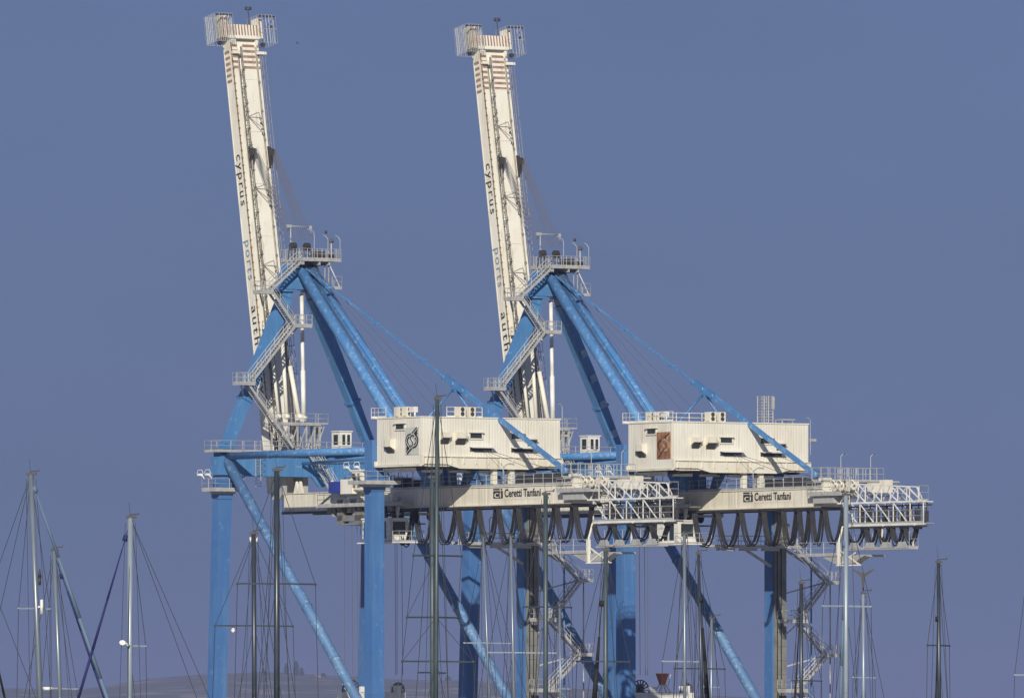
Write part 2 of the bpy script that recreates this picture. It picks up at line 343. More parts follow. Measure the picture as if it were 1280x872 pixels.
    for s0 in (32.8, 24.6, 40.5):
        m = MB(); m.tube(B(s0, -.45, .1), B(s0 + .3, .35, .9), .045, 5); m.tube(B(s0 + .3, .35, .9), B(s0 - .3, .5, .9), .045, 5); m.tube(B(s0, -.45, .1), B(s0 - 1.3, .5, .9), .045, 5); m.disc(B(s0 - 1.5, .6, .9), (0, 0, 1), .16, .2, 8); m.disc(B(s0 - .35, .5, .9), (0, 0, 1), .16, .2, 8)
        part('work_lamp', m, 'machine', boom)
    # lettering down the side of the boom
    dn = -ax
    for body, yc, wd, mt_ in (('cyprus', 36.05, 5.45, 'black'), ('ports', 26.85, 4.2, 'greylet'), ('authority', 19.85, 9.4, 'black')):
        text('lettering', body, mt_, boom, B(yc + .5, -1.725, -1.05), dn, nn, 1.5, wd, .012, 1.25)
    # red stripes
    m = MB()
    for k in range(6): s0 = 44.3 + k * .62; bb(m, s0, s0 + .3, -1.722, -1.6, -1.3, -.41)
    for k in range(7 if variant else 5): s0 = 48.0 - k * .58; bb(m, s0, s0 + .28, -.3, 1.2, .0, .035); bb(m, s0, s0 + .28, 1.5, 1.70, -.05, .015); bb(m, s0, s0 + .28, -1.58, -1.0, -.05, .015)
    part('warning_stripe', m, 'stripe', boom)
    # boom head
    m = MB(); bb(m, 49.2, 50.4, -1.9, 1.9, -1.5, .15); bb(m, 49.0, 51.4, -2.7, -1.9, -1.1, .1); bb(m, 49.0, 51.2, 1.85, 2.35, -1.1, .1)
    bb(m, 47.2, 47.5, -1.75, -.9, .05, .4); bb(m, 47.2, 47.5, 1.3, 2.4, .05, .4); bb(m, 48.9, 49.2, -1.9, 1.9, -.2, .17)
    m.prism([B(51.4, -2.7, -1.1), B(51.4, -2.7, .1), B(49, -2.7, .1), B(49, -2.7, -1.1)], [B(51.4, -2.3, -1.1), B(51.4, -2.3, .1), B(49, -1.2, .1), B(49, -1.2, -1.1)])
    part('boom_head', m, 'boomcream', boom)
    m = MB()
    for k in range(10): r = -1.8 + k * .37; bb(m, 49.25, 50.42, r, r + .17, .15, .165)
    for r in (-2.62, -2.1, 1.95): bb(m, 49.2, 51.3, r, r + .18, .1, .115)
    part('warning_stripe', m, 'stripe', boom)
    for c, rz in ((-2.7, 0), (2.65, 0)):
        m = MB(); lo, hi = 48.4, 51.3
        P = [(c - 1.05, -1.5), (c + 1.05, -1.5), (c + 1.05, .8), (c - 1.05, .8)]
        for (r0, n0), (r1, n1) in zip(P, P[1:] + P[:1]):
            nb = 10 if c < 0 else 6
            for k in range(nb):
                r = r0 + (r1 - r0) * k / (nb - 1); n = n0 + (n1 - n0) * k / (nb - 1); m.tube(B(lo, r, n), B(hi + .1, r, n), .02, 4)
            for q in (lo, lo + 1.5, hi + .1): m.tube(B(q, r0, n0), B(q, r1, n1), .022, 4)
        bb(m, lo - .15, lo, c - 1.2, c + 1.2, -2.2, 1.0) if c > 5 else None
        part('access_cage', m, 'galv', boom)
        m = MB()
        for k in range(5): bb(m, hi - .14, hi + .02, c - 1.0 + k * .42, c - .74 + k * .42, .7, .86)
        bb(m, lo + 1.9, lo + 2.1, c + 1.0, c + 1.2, -.4, 0); m.disc(B(lo + .1, c, -.5), (1, 0, 0), .25, .3, 8); part('cage_lamp_row', m, 'darkgrey', boom)
    m = MB(); m.tube(B(50, 1.2, -.5), B(52.2, 1.2, -.5), .05, 6); m.tube(B(52.2, .95, -.5), B(52.5, 1.05, -.5), .14, 8); m.tube(B(52.2, 1.45, -.5), B(52.5, 1.5, -.5), .16, 8); part('warning_beacon', m, 'darkgrey', boom)
    # sheaves on the boom and ropes to the apex
    for r, nm in ((-.55, 0), (1.75, 1)):
        m = MB()
        for k in range(4): m.disc(B(36.6, r - .15 + k * .1, .5), (0, 1, 0), .42, .05, 18)
        m.prism([B(37.4, r - .2, 0), B(37.4, r + .2, 0), B(35.0, r + .2, 0), B(35.0, r - .2, 0)], [B(36.9, r - .2, .5), B(36.9, r + .2, .5), B(36.3, r + .2, .5), B(36.3, r - .2, .5)])
        part('rope_sheave', m, 'darkgrey', boom)
    m = MB()
    a = B(36.6, -.55, .9); bq = B(36.6, 1.75, .9)
    for k in range(7): f = k / 6 - .5; m.tube(a + V((0, f * .3, f * .8)), V((.4 + f * 1.4, -.95 + f * .7, 51.6)), .03, 4)
    for k in range(7): f = k / 6 - .5; m.tube(bq + V((0, f * .3, f * .8)), V((.4 + f * 1.4, .75 + f * .7, 51.6)), .03, 4)
    part('luffing_rope', m, 'rope')
    # boom root and lower links
    for r in (-1.6, 1.0):
        m = MB(); m.prism([(-3.6, r, 28.2), (-.7, r, 28.2), (-.7, r, 25.2), (-1.3, r, 24.6), (-2.6, r, 24.6), (-3.4, r, 25.8)], [(-3.6, r + .6, 28.2), (-.7, r + .6, 28.2), (-.7, r + .6, 25.2), (-1.3, r + .6, 24.6), (-2.6, r + .6, 24.6), (-3.4, r + .6, 25.8)]); part('boom_hinge', m, 'galv')
    m = MB(); m.tube((.1, .55, 33.0), (-.15, .45, 46.0), .2, 12); m.tube((.1, .55, 33.0), (.02, .5, 38), .25, 12); m.disc((.1, .55, 33), (0, 1, 0), .35, .6); part('forestay_link', m, 'white')
    for p, q, rr in (((-.9, -1.9, 33.2), (-1.6, -2.3, 39.8), .17), ((-.6, -1.1, 33.2), (-1.3, -1.2, 41), .2), ((-.3, .2, 33.2), (-1.4, -.2, 38.5), .25)):
        m = MB(); m.tube(p, q, rr, 12); m.disc(p, (0, 1, 0), rr * 1.5, .5, 12); part('forestay_link', m, 'boomcream')
    m = MB()
    for r in (-2.35, -1.9, -.1, .25): m.tube((-.6, r, 30), (-2.6, r * .8, 41), .06, 5)
    part('luffing_rope', m, 'rope')
    # link platform beside the boom
    m = MB(); m.box(-.6, 1.3, -3.3, 1.9, 32.25, 32.4)
    for r in (-3.1, -2.0, -.9, .2, 1.2, 1.8):
        for t in (-.4, 1.15): m.beam((t, r, 29.4), (t, r, 32.25), .16, .16)
    for k in range(5):
        m.beam((1.15, -3.1 + k * 1.1, 29.5), (1.15, -2.0 + k * 1.1, 32.2), .1, .1); m.beam((1.15, -2.0 + k, 29.5), (-.4, -2.0 + k, 32.2), .1, .1)
    m.box(-.3, .3, 2.3, 2.7, 31.4, 32.2)
    p1 = part('link_platform', m, 'galv'); m = MB(); m.railing([(-.6, -3.3, 32.4), (1.3, -3.3, 32.4), (1.3, 2.8, 32.4), (-.6, 2.8, 32.4)]); part('railing', m, 'galv', p1)
    # portal walkway
    m = MB(); m.box(-1.3, 1.3, -10.8, -7.6, 29.36, 29.46); m.box(.75, 1.35, -7.6, 8.6, 29.36, 29.46); p1 = part('walkway', m, 'galv')
    m = MB(); m.railing([(1.3, 8.6, 29.46), (1.3, -7.8, 29.46)]); m.railing([(1.3, -7.6, 29.46), (1.3, -10.8, 29.46), (-1.3, -10.8, 29.46), (-1.3, -7.8, 29.46)]); part('railing', m, 'galv', p1)
    m = MB(); m.box(.6, 1.0, -6.1, -5.2, 25.6, 30.5) if False else None
    for r in (-5.9, -5.3): m.tube((.95, r, 25.8), (.95, r, 30.6), .035, 4)
    for k in range(16): m.tube((.95, -5.9, 25.9 + k * .3), (.95, -5.3, 25.9 + k * .3), .025, 4)
    for k in range(6):
        z = 26.8 + k * .6; m.path([(.95, -5.9, z), (1.5, -5.95, z), (1.65, -5.6, z), (1.5, -5.25, z), (.95, -5.3, z)], .025, 4)
    part('ladder', m, 'galv')
    # collar platforms on legs
    for (t, r, z, ht, hr) in ((-.1, -9.3, 25.3, 1.3, 1.75), (28.56, -9.3, 25.5, 1.7, 2.1), (28.56, 9.3, 25.5, 1.7, 2.1), (-.3, 9.3, 25.3, 1.9, 2.3)):
        m = MB(); m.box(t - ht, t + ht, r - hr, r + hr, z, z + .22); m.box(t - ht * .6, t + ht * .6, r - hr * .6, r + hr * .6, z - .25, z); pl = part('leg_platform', m, 'galv')
        m = MB(); m.railing([(t - ht, r - hr, z + .22), (t + ht, r - hr, z + .22), (t + ht, r + hr, z + .22), (t - ht, r + hr, z + .22), (t - ht, r - hr, z + .22)]); part('railing', m, 'galv', pl)
        for q in (-.9, .35):
            m = MB(); c = V((t + ht * q * .9, r - hr + .2, z + 1.2)); m.tube(c, c + V((0, -.2, .35)), .05, 6); m.tube(c + V((0, -.2, .35)), c + V((-.3, -.25, .4)), .05, 6)
            k = c + V((-.45, -.3, .45)); m.prism([k + V(v) for v in ((-.24, -.24, 0), (.24, -.24, 0), (.24, .24, 0), (-.24, .24, 0))], [k + V(v) for v in ((-.18, -.18, .22), (.18, -.18, .22), (.18, .18, .22), (-.18, .18, .22))]); m.path([k + V((-.3, -.2, .2)), k + V((-.2, -.1, .6)), k + V((.2, .1, .6)), k + V((.3, .2, .2))], .03, 5); part('floodlight', m, 'white')
    # service cabin on the portal
    m = MB(); m.box(-.8, .7, 4.6, 6.1, 29.5, 31.7); m.box(-.9, .8, 4.5, 6.2, 31.7, 31.8); cb = part('service_cabin', m, 'white')
    m = MB(); m.box(.7, .73, 4.95, 5.3, 30.35, 31.4); part('window', m, 'glass', cb)
    m = MB(); m.box(.7, .73, 5.55, 5.9, 30.35, 31.4); part('window', m, 'glass', cb)
    m = MB(); m.box(-.4, .4, 4.57, 4.6, 30.35, 31.4); part('window', m, 'glass', cb)
    m = MB(); m.tube((1.2, 1.9, 29.4), (1.2, 1.9, 32.0), .045, 6); m.path([(1.2, 1.9, 32), (1.2, 1.8, 32.25), (1.2, 1.4, 32.3)], .045, 6); m.box(1.05, 1.35, 1.0, 1.45, 32.25, 32.36); part('walkway_lamp', m, 'galv')
    # apex platform
    m = MB(); m.box(-1.6, 2.6, -1.2, 3.6, 49.3, 49.5)
    for r in (-1, 1, 2.2): m.beam((-1.5, r, 49.1), (2.5, r, 49.1), .15, .35)
    ap = part('apex_platform', m, 'galv')
    m = MB(); m.railing([(-1.6, -1.2, 49.5), (2.6, -1.2, 49.5), (2.6, 3.6, 49.5), (-1.6, 3.6, 49.5), (-1.6, -1.2, 49.5)], step=.6); part('railing', m, 'galv', ap)
    m = MB()
    for r in (.3, 2.0, 3.5):
        m.path([(2.5, r, 49.5), (2.5, r, 52.0), (2.2, r + .1, 52.4), (1.2, r, 52.7)] if r < 1 else [(2.5, r, 49.5), (2.5, r, 51.6), (2.3, r - .1, 51.9), (1.9, r - .2, 52.1)], .032, 5)
    m.tube((0, -1.0, 49.5), (0, -1.0, 53.0), .06, 6); m.tube((0, 1.5, 52.0), (0, 1.5, 53.0), .03, 6); m.tube((0, -1.5, 53.0), (0, 1.7, 53.0), .045, 6); m.box(-.1, .1, -1.5, -.9, 52.85, 53.15); m.box(-.08, .08, 1.3, 1.6, 52.75, 53.1)
    m.beam((0, -1, 51.5), (0, .6, 49.6), .08, .08); m.tube((2.2, 2.6, 49.5), (2.2, 2.6, 51.4), .08, 6)
    part('maintenance_davit', m, 'galv', ap)
    m = MB()
    for r in (-.95, .75):
        for k in range(5): m.disc((.4, r - .25 + k * .12, 50.9), (0, 1, 0), .4, .04, 20)
        m.tube((.0, r - .4, 49.5), (.4, r - .4, 50.9), .05, 5); m.tube((.8, r - .4, 49.5), (.4, r - .4, 50.9), .05, 5); m.tube((.0, r + .35, 49.5), (.4, r + .35, 50.9), .05, 5); m.tube((.8, r + .35, 49.5), (.4, r + .35, 50.9), .05, 5)
    m.box(-.2, 1.4, 1.6, 2.4, 49.5, 50.4); m.box(1.4, 2.2, 2.5, 3.0, 49.5, 50.1); part('apex_sheave', m, 'darkgrey')
    m = MB(); m.disc((2.2, 2.6, 51.5), (.6, -.6, .3), .25, .3, 10); m.disc((1.8, 2.2, 52.4), (0, 0, 1), .14, .3, 8); part('apex_lamp', m, 'darkgrey')
    m = MB(); m.box(1.5, 3.0, 2.2, 3.4, 46.4, 46.55); m.beam((2, 2.4, 49.3), (2, 2.4, 46.4), .1, .1); m.beam((2.9, 3.3, 46.5), (2.2, 2.2, 49.3), .1, .1); m.tube((1.6, 2.2, 45.8), (1.6, 2.2, 49.2), .05, 5); m.tube((1.6, 2.7, 45.8), (1.6, 2.7, 49.2), .05, 5); lp = part('lower_apex_platform', m, 'galv')
    m = MB(); m.railing([(1.5, 3.4, 46.55), (3, 3.4, 46.55), (3, 2.2, 46.55)], h=1.2); part('railing', m, 'galv', lp)
    # stairs on the A frame
    y0, y1 = 1.35, 2.2
    for p, q in (((1.35, -.9, 49.4), (1.35, -4.9, 46.1)), ((1.35, -4.6, 46.0), (1.35, -1.9, 42.6)), ((1.35, -1.7, 42.7), (1.35, -7.1, 36.7)), ((1.35, -7.6, 36.4), (1.35, -2.1, 29.9))):
        m = MB(); m.stairs(p, q, (.85, 0, 0)); part('staircase', m, 'galv')
    for r0, r1, z in ((-6.3, -4.7, 46.0), (-1.9, .1, 42.6), (-8.8, -6.9, 36.5)):
        m = MB(); m.box(1.0, 2.4, r0, r1, z - .22, z); m.beam((1.1, (r0 + r1) / 2, z - .2), (.4, (r0 + r1) / 2 + (.8 if r1 < -4 else -.8), z - 1.4), .14, .14); pl = part('stair_landing', m, 'galv')
        m = MB(); m.railing([(2.4, r0, z), (1.0, r0, z)], step=.6); m.railing([(2.4, r0, z), (2.4, r1, z)], step=.6); m.railing([(1.0, r0, z), (1.0, r1, z)], step=.6); part('railing', m, 'galv', pl)
    m = MB(); m.stairs((1.4, .3, 29.4), (5.6, .3, 25.4), (0, 1.0, 0)); part('staircase', m, 'galv')
    # ---- girder
    m = MB(); m.box(-.2, 53, -1.68, 1.68, 23.38, 25.12); m.box(-.3, 53, -1.78, 1.78, 25.12, 25.2); m.box(-.3, 53, -1.9, 1.9, 23.26, 23.38)
    for k in range(22): t = 1.6 + k * 2.4; m.box(t, t + .04, -1.7, 1.7, 23.38, 25.12)
    gd = part('girder', m, 'cream')
    m = MB(); m.box(-.2, 53, -2.0, -1.85, 23.0, 23.26); m.box(-.2, 53, 1.85, 2.0, 23.0, 23.26); m.box(-.2, 53, -1.2, 1.2, 23.12, 23.25); part('trolley_rail', m, 'darkgrey', gd)
    m = MB()
    for t in (1.6, 2.3, 8.3):
        m = MB(); m.prism([(t, -1.7, 25.2), (t + .9, -1.7, 25.2), (t + .45, -1.7, 26.4)], [(t, -1.4, 25.2), (t + .9, -1.4, 25.2), (t + .45, -1.4, 26.4)]); part('hinge_lug', m, 'cream', gd)
    tx = 38.9
    m = MB(); m.box(tx - .1, tx + 8.7, -1.70, -1.688, 23.85, 25.05); part('name_panel', m, 'cream', gd)
    text('lettering', 'Ceretti Tanfani', 'black', gd, (tx + 2.0, -1.71, 24.12), (1, 0, 0), (0, 0, 1), 1.1, 6.5, .012, 1.0, .022)
    m = MB(); m.box(tx, tx + 1.7, -1.74, -1.70, 24.0, 24.75); m.box(tx, tx + 1.1, -1.74, -1.70, 24.84, 24.98); m.box(tx + 1.35, tx + 1.6, -1.74, -1.70, 24.84, 24.98); lg = part('logo_plate', m, 'black', gd)
    text('logo_letters', 'ci', 'cream', lg, (tx + .22, -1.75, 24.08), (1, 0, 0), (0, 0, 1), 1.0, 1.2, .008)
    # girder walkway
    m = MB(); m.box(15, 53, -2.9, -1.95, 25.0, 25.08) if False else m.box(15.5, 53, -1.75, -1.0, 25.2, 25.26); wk = part('walkway', m, 'galv')
    m = MB(); m.railing([(15.5, -1.75, 25.26), (53, -1.75, 25.26)], step=1.7); m.railing([(15.5, 1.7, 25.26), (53, 1.7, 25.26)], step=1.7); part('railing', m, 'galv', wk)
    m = MB()
    for t in (24, 40.5): m.tube((t, -1.6, 25.2), (t, -1.6, 27.1), .05, 5); m.path([(t, -1.6, 27.1), (t + .5, -1.5, 27.4), (t + 1.0, -1.4, 27.5)], .05, 5); m.box(t + .8, t + 1.4, -1.55, -1.2, 27.35, 27.5)
    part('walkway_lamp', m, 'galv')
    # machinery seen between girder and house
    m = MB()
    for t, a, b, h in ((19.5, -1, .4, 1.2), (21.5, -.6, 1.2, .9), (42.5, -1.4, 1, .8), (45, -1, 1, 1.1), (47.6, -1.2, .5, .9)): m.box(t, t + 1.3, a, b, 25.3, 25.3 + h)
    for k in range(8): m.tube((17 + k * .8, -1.4, 25.2), (17 + k * .8, -1.4, 26.6 + (k % 3) * .2), .04, 5)
    part('rope_guide_gear', m, 'darkgrey')
    # house columns
    for a in (0, 2.1):
        m = MB(); r = -.35 + a; m.box(36.7, 37.2, r - .25, r + .25, 25.2, 27.6); m.box(36.6, 37.3, r - .36, r + .36, 25.26, 25.38); part('house_column', m, 'cream')
    # ---- machine house
    h0, h1, ra, rb, zb, zt = 29.35, 37.4, -9.5, 7.45, 28.3, 32.1
    m = MB(); m.box(h0, h1, ra, rb, zb - .9, zt); m.box(h0 - .02, h1 + .08, ra - .08, rb + .08, zt, zt + .12); m.box(h1 - .02, h1 + .05, ra - .05, ra + .1, zb - .9, zt)
    hs = part('machine_house', m, 'wall')
    # fascia with haunches below the front and side
    m = MB(); X = h1 + .04
    pr = [(ra + .1, 28.15), (rb + .1, 28.15), (rb + .1, 27.35), (rb - 2.6, 27.35), (rb - 3.9, 27.0), (ra + 4.6, 27.0), (ra + 3.0, 27.42), (ra + .1, 27.42)]
    m.prism([(X, a, b) for a, b in pr], [(X + .16, a, b) for a, b in pr])
    m.box(X - .05, X + .3, ra + .1, rb + .1, 28.15, 28.22)
    for k in range(12): r = ra + .5 + k * 1.5; m.box(X + .16, X + .26, r, r + .1, 27.45, 28.15)
    m.box(h0 - .1, h1 + .25, ra - .3, ra - .02, 27.2, 27.36); m.box(h0 - .3, h0 - .02, ra - .3, rb, 27.2, 27.8); m.box(h0, h1, ra, rb, 27.2, 27.38)
    m.box(X - .02, X + .34, ra - .05, ra + .12, 27.3, 28.35)
    part('base_beam', m, 'cream', hs)
    m = MB()
    for k in range(5): m.box(h0 + 1.5, h0 + 1.75, ra + 1 + k * 3.4, ra + 3.4 + k * 3.4, 26.75, 27.15)
    m.box(h0 + .3, h1 - 2, ra + .5, ra + .75, 26.75, 27.1); part('cable_tray', m, 'white', hs)
    m = MB(); 
    for k in range(6): m.box(h0 + .5, h1 - .3, ra + .8 + k * 3, ra + 1.1 + k * 3, 26.95, 27.2)
    part('floor_beam', m, 'darkgrey', hs)
    def win_side(t0, t1, z0, z1):       # on the side wall
        m = MB(); m.box(t0, t1, ra - .07, ra - .02, z0, z1); wdw = part('window', m, 'glass', hs)
        m = MB(); m.box(t0 - .35, t1 + .4, ra - .3, ra, z1 + .02, z1 + .1); m.box(t0 - .2, t1 + .2, ra - .12, ra, z0 - .14, z0 - .02); m.box(t0 - .2, t0, ra - .1, ra, z0, z1); m.box(t1, t1 + .2, ra - .1, ra, z0, z1); part('frame', m, 'cream', wdw)
    def hood(c, z0, side, wd=1.1, h=1.0):
        m = MB(); z1 = z0 + h; o = .6
        if side: P = lambda u, d, z: (c + u, ra - d, z)
        else: P = lambda u, d, z: (h1 + d, c + u, z)
        m.prism([P(-wd / 2, 0, z0), P(-wd / 2, o, z0 + .35), P(-wd / 2, o, z1 - .1), P(-wd / 2, 0, z1)], [P(wd / 2, 0, z0), P(wd / 2, o, z0 + .35), P(wd / 2, o, z1 - .1), P(wd / 2, 0, z1)])
        hd = part('ventilation_hood', m, 'cream', hs)
        m = MB(); m.prism([P(-wd / 2 + .06, .05, z0 - .02), P(-wd / 2 + .06, o - .05, z0 + .29), P(-wd / 2 + .06, .05, z0 - .3)], [P(wd / 2 - .06, .05, z0 - .02), P(wd / 2 - .06, o - .05, z0 + .29), P(wd / 2 - .06, .05, z0 - .3)]); part('grille', m, 'darkgrey', hd)
    win_side(32.9, 34.4, 31.0, 31.5)
    hood(32.0, 28.9, True, 1.35, 1.15)
    def fr(x): return ra + (x - 527) / 9.95
    hood(fr(554.5), 29.75, False, 1.0, .9); hood(fr(573.5), 29.7, False, 1.2, 1.0); hood(fr(660), 29.7, False, 1.0, .5)
    for xa, xb in ((586, 600), (636, 650)):
        m = MB(); a, b = fr(xa), fr(xb); m.box(h1 + .02, h1 + .07, a, b, 30.1, 30.6); wdw = part('window', m, 'glass', hs)
        m = MB(); m.box(h1, h1 + .3, a - .2, b + .2, 30.62, 30.72); m.box(h1, h1 + .12, a - .15, b + .15, 29.96, 30.08); m.box(h1, h1 + .1, a - .15, a, 30.1, 30.6); m.box(h1, h1 + .1, b, b + .15, 30.1, 30.6); part('frame', m, 'cream', wdw)
    for xa, xb in ((586, 612), (636, 662)):
        m = MB(); a, b = fr(xa), fr(xb); m.box(h1 + .02, h1 + .06, a, b, 28.75, 29.15); lv = part('louvre', m, 'darkgrey', hs)
        m = MB(); m.prism([(h1, a - .1, 29.2), (h1 + .75, a - .1, 29.1), (h1 + .75, a - .1, 29.16), (h1, a - .1, 29.28)], [(h1, b + .1, 29.2), (h1 + .75, b + .1, 29.1), (h1 + .75, b + .1, 29.16), (h1, b + .1, 29.28)]); part('awning', m, 'white', lv)
    # logo on the side wall: plate with a banded S
    lt, lz, lw, lh = 35.85, 29.75, 2.5, 2.75
    m = MB(); m.box(lt - lw / 2, lt + lw / 2, ra - .06, ra, lz - lh / 2, lz + lh / 2)
    lp = part('logo_panel', m, 'rust' if variant else 'silver', hs)
    if variant: lp['label'] = 'rusted brown logo panel'
    def band(pts, wdt, d, mt_):
        m = MB(); yb = ra - .06 - d
        for k in range(len(pts) - 1):
            m.beam((lt + pts[k][0], yb, lz + pts[k][1]), (lt + pts[k + 1][0], yb, lz + pts[k + 1][1]), wdt, .02, (0, 1, 0))
        for q in pts[1:-1]: m.disc((lt + q[0], yb, lz + q[1]), (0, 1, 0), wdt / 2, .021, 10)
        part('logo_band', m, mt_, lp)
    def arc(cx, cz, rx, rz_, a0, a1, n=12): return [(cx + rx * math.cos(R(a0 + (a1 - a0) * i / n)), cz + rz_ * math.sin(R(a0 + (a1 - a0) * i / n))) for i in range(n + 1)]
    outer1 = [(.95, 1.2), (-.05, .55)] + arc(-.1, 0, .85, .6, 125, 270)
    outer2 = [(-x, -z) for x, z in outer1]
    mid1 = arc(-.25, .12, .42, .42, 60, 300) + [(.05, -.05)]
    S_ = arc(.15, .28, .36, .3, 20, 200) + arc(-.15, -.28, .36, .3, 20, -160)
    if variant:
        band(outer1, .2, .012, 'darkmark'); band(S_, .22, .02, 'rustmark'); band(outer2, .22, .03, 'rustmark'); band([(-.9, -1.2), (.2, -.4)], .18, .04, 'darkmark'); band([(.6, 1.2), (.75, .6)], .25, .012, 'rustmark')
    else:
        band(outer1, .44, .012, 'black'); band(outer2, .44, .012, 'black'); band(outer1, .09, .035, 'silver'); band(outer2, .09, .035, 'silver')
        band(S_, .34, .02, 'white'); band(S_, .12, .045, 'black'); band([(.62, .55), (.95, .85)], .3, .012, 'black'); band([(-.62, -.55), (-.95, -.85)], .3, .012, 'black')
    # roof furniture
    zr = zt + .12
    m = MB(); m.railing([(h0 + .1, ra + .1, zr), (h0 - .6, ra + .1, zr), (h0 - .6, ra - .3, zr)], 1.0); m.railing([(h0 + .1, ra + .1, zr), (h0 + (8 if variant else 1.5), ra + .1, zr)], 1.0)
    m.railing([(h0 + .1, ra + 2, zr), (h0 + .1, rb - 3, zr)], 1.0) if False else None
    if variant: m.railing([(h0 + 2, ra + 3.0, zr), (h0 + 2, ra + 11, zr)], 1.05, .04)
    else: m.railing([(h0 + 6, ra + 4.5, zr), (h0 + 6, ra + 8.8, zr)], 1.05, .035)
    m.box(h0 - .7, h0 + .1, ra - .3, ra + 2.0, zr - .1, zr); part('railing', m, 'white', hs)
    for t, r in ((h0 + 2.2, ra + .6), (h0 + 3.6, ra + .6), (h0 + 6.0, ra + 5.4), (h0 + 6.0, ra + 6.6)):
        m = MB(); m.box(t, t + .9, r, r + .8, zr + .1, zr + 1.05); m.box(t, t + .1, r, r + .8, zr, zr + .1); m.box(t + .8, t + .9, r, r + .8, zr, zr + .1); ac = part('air_conditioner', m, 'cream', hs)
        m = MB()
        for zz in (.34, .79): m.disc((t + .92, r + .4, zr + zz), (1, 0, 0), .22, .05, 12)
        part('fan_grille', m, 'darkgrey', ac)
    m = MB(); m.tube((h0 + 5.4, ra + .5, zr), (h0 + 5.4, ra + .5, zr + 1.0), .08, 6); m.box(h0 + 5.4, h0 + 6.3, ra + .3, ra + .8, zr + .45, zr + 1.0); m.tube((h0 + 6.2, ra + .5, zr), (h0 + 6.2, ra + .5, zr + .5), .1, 6); part('roof_lamp', m, 'white', hs)
    m = MB(); m.tube((h0 + 8, rb + .3, 29), (h0 + 8, rb + .3, 33.4 - variant * .9), .04, 5); m.path([(h0 + 8, rb + .3, 33.4 - variant * .9), (h0 + 8, rb + .1, 33.7 - variant * .9), (h0 + 8, rb - .2, 33.7 - variant * .9)], .04, 5); m.tube((h0 + 7.5, rb, 30.2), (h0 + 7.5, rb + .9, 30.5), .05, 5); m.box(h0 + 7.2, h0 + 7.8, rb + .5, rb + 1.2, 30.4, 30.65); part('wall_lamp', m, 'galv', hs)
    if variant:
        m = MB(); a, b, c_, d = h0 + 3.4, h0 + 4.6, 4.3, 5.4
        for t in (a, b):
            for r in (c_, c_ + .55, d): m.tube((t, r, zr), (t, r, zr + 2.9), .06, 5)
        for k in range(10):
            z = zr + .1 + k * .3
            for t in (a, b): m.tube((t, c_, z), (t, d, z), .035, 4)
            m.tube((a, c_, z), (b, c_, z), .035, 4); m.tube((a, d, z), (b, d, z), .035, 4)
        m.beam((b, d, zr + 1.5), (b, d, zr + 2.8), .25, .25); part('lattice_mast', m, 'galv', hs)
        m = MB(); m.box(h0 + 4, h0 + 5.5, 6, 7.6, zr + .4, zr + .5); [m.tube((h0 + 4.1 + i * 1.2, 6.1 + j * 1.3, zr), (h0 + 4.1 + i * 1.2, 6.1 + j * 1.3, zr + .4), .05, 5) for i in (0, 1) for j in (0, 1)]; part('roof_vent', m, 'galv', hs)
    # stays under the house front (thin cables)
    m = MB(); m.tube((h1 + .35, fr(600), 28.9), (48, 1.2, 25.4), .025, 4); m.tube((h1 + .35, fr(605), 28.9), (50, 1.2, 25.9), .025, 4); m.tube((h1 + .35, fr(652), 28.9), (52, 1.5, 26.0), .025, 4); part('guy_wire', m, 'rope')
    # ---- girder end: platform, gear, truss
    m = MB(); m.box(51.5, 57.5, -2.6, -.6, 24.35, 24.6); m.box(52.2, 55.8, -2.3, -.9, 23.6, 24.35); m.box(51.8, 58, -1, 3.6, 24.2, 24.4); ep = part('end_platform', m, 'galv')
    m = MB(); m.railing([(51.5, -.6, 24.6), (51.5, -2.6, 24.6), (57.5, -2.6, 24.6)]); part('railing', m, 'galv', ep)
    m = MB()
    for t, r, h in ((52.2, -1.6, 1.6), (54.0, -1.2, 1.0), (56.0, -.9, 1.2), (58.2, .2, 1.0), (59.5, .8, 1.3)): m.box(t, t + .9, r, r + 1.0, 24.6, 24.6 + h)
    for t, r in ((55.2, -1.7), (55.9, -1.4), (57.6, -1.0)): m.disc((t, r, 25.3), (0, 1, 0), .5, .2, 14); m.path([(t + .5 * math.cos(a / 2), r - .3, 25.4 + .5 * math.sin(a / 2)) for a in range(9)], .09, 6)
    part('rope_end_gear', m, 'cream')
    m = MB(); m.box(51.8, 53, -2.0, 5.8, 25.75, 25.9); m.box(51.5, 56, 2.0, 5.8, 25.75, 25.9); up = part('upper_platform', m, 'galv')
    m = MB()
    m.railing([(53.2, -2.0, 25.9), (53.2, 5.8, 25.9)], 1.35, .035, .9); m.railing([(51.6, -2.0, 25.9), (51.6, 5.8, 25.9), (53.2, 5.8, 25.9)], 1.35, .035, 1.1); m.railing([(51.6, 1.2, 25.9), (53.2, 1.2, 25.9)], 1.35, .03, .4); m.railing([(51.6, 2.6, 25.9), (53.2, 2.6, 25.9)], 1.35, .03, .4); part('railing', m, 'galv', up)
    m = MB(); [m.tube((53, r, 25.9), (53, r, 28.4), .035, 4) for r in (.6, 4.3)]; [m.path([(53, r, 28.4), (53, r + .3, 28.7), (53, r + .7, 28.6)], .05, 4) for r in (.6, 4.3)]; [m.beam((52.2, r, 24.6), (52.2, r, 25.75), .15, .15) for r in (-1.6, .5, 3, 5.5)]; part('platform_lamp', m, 'galv', up)
    m = MB(); t0, t1 = 56.6, 71.4
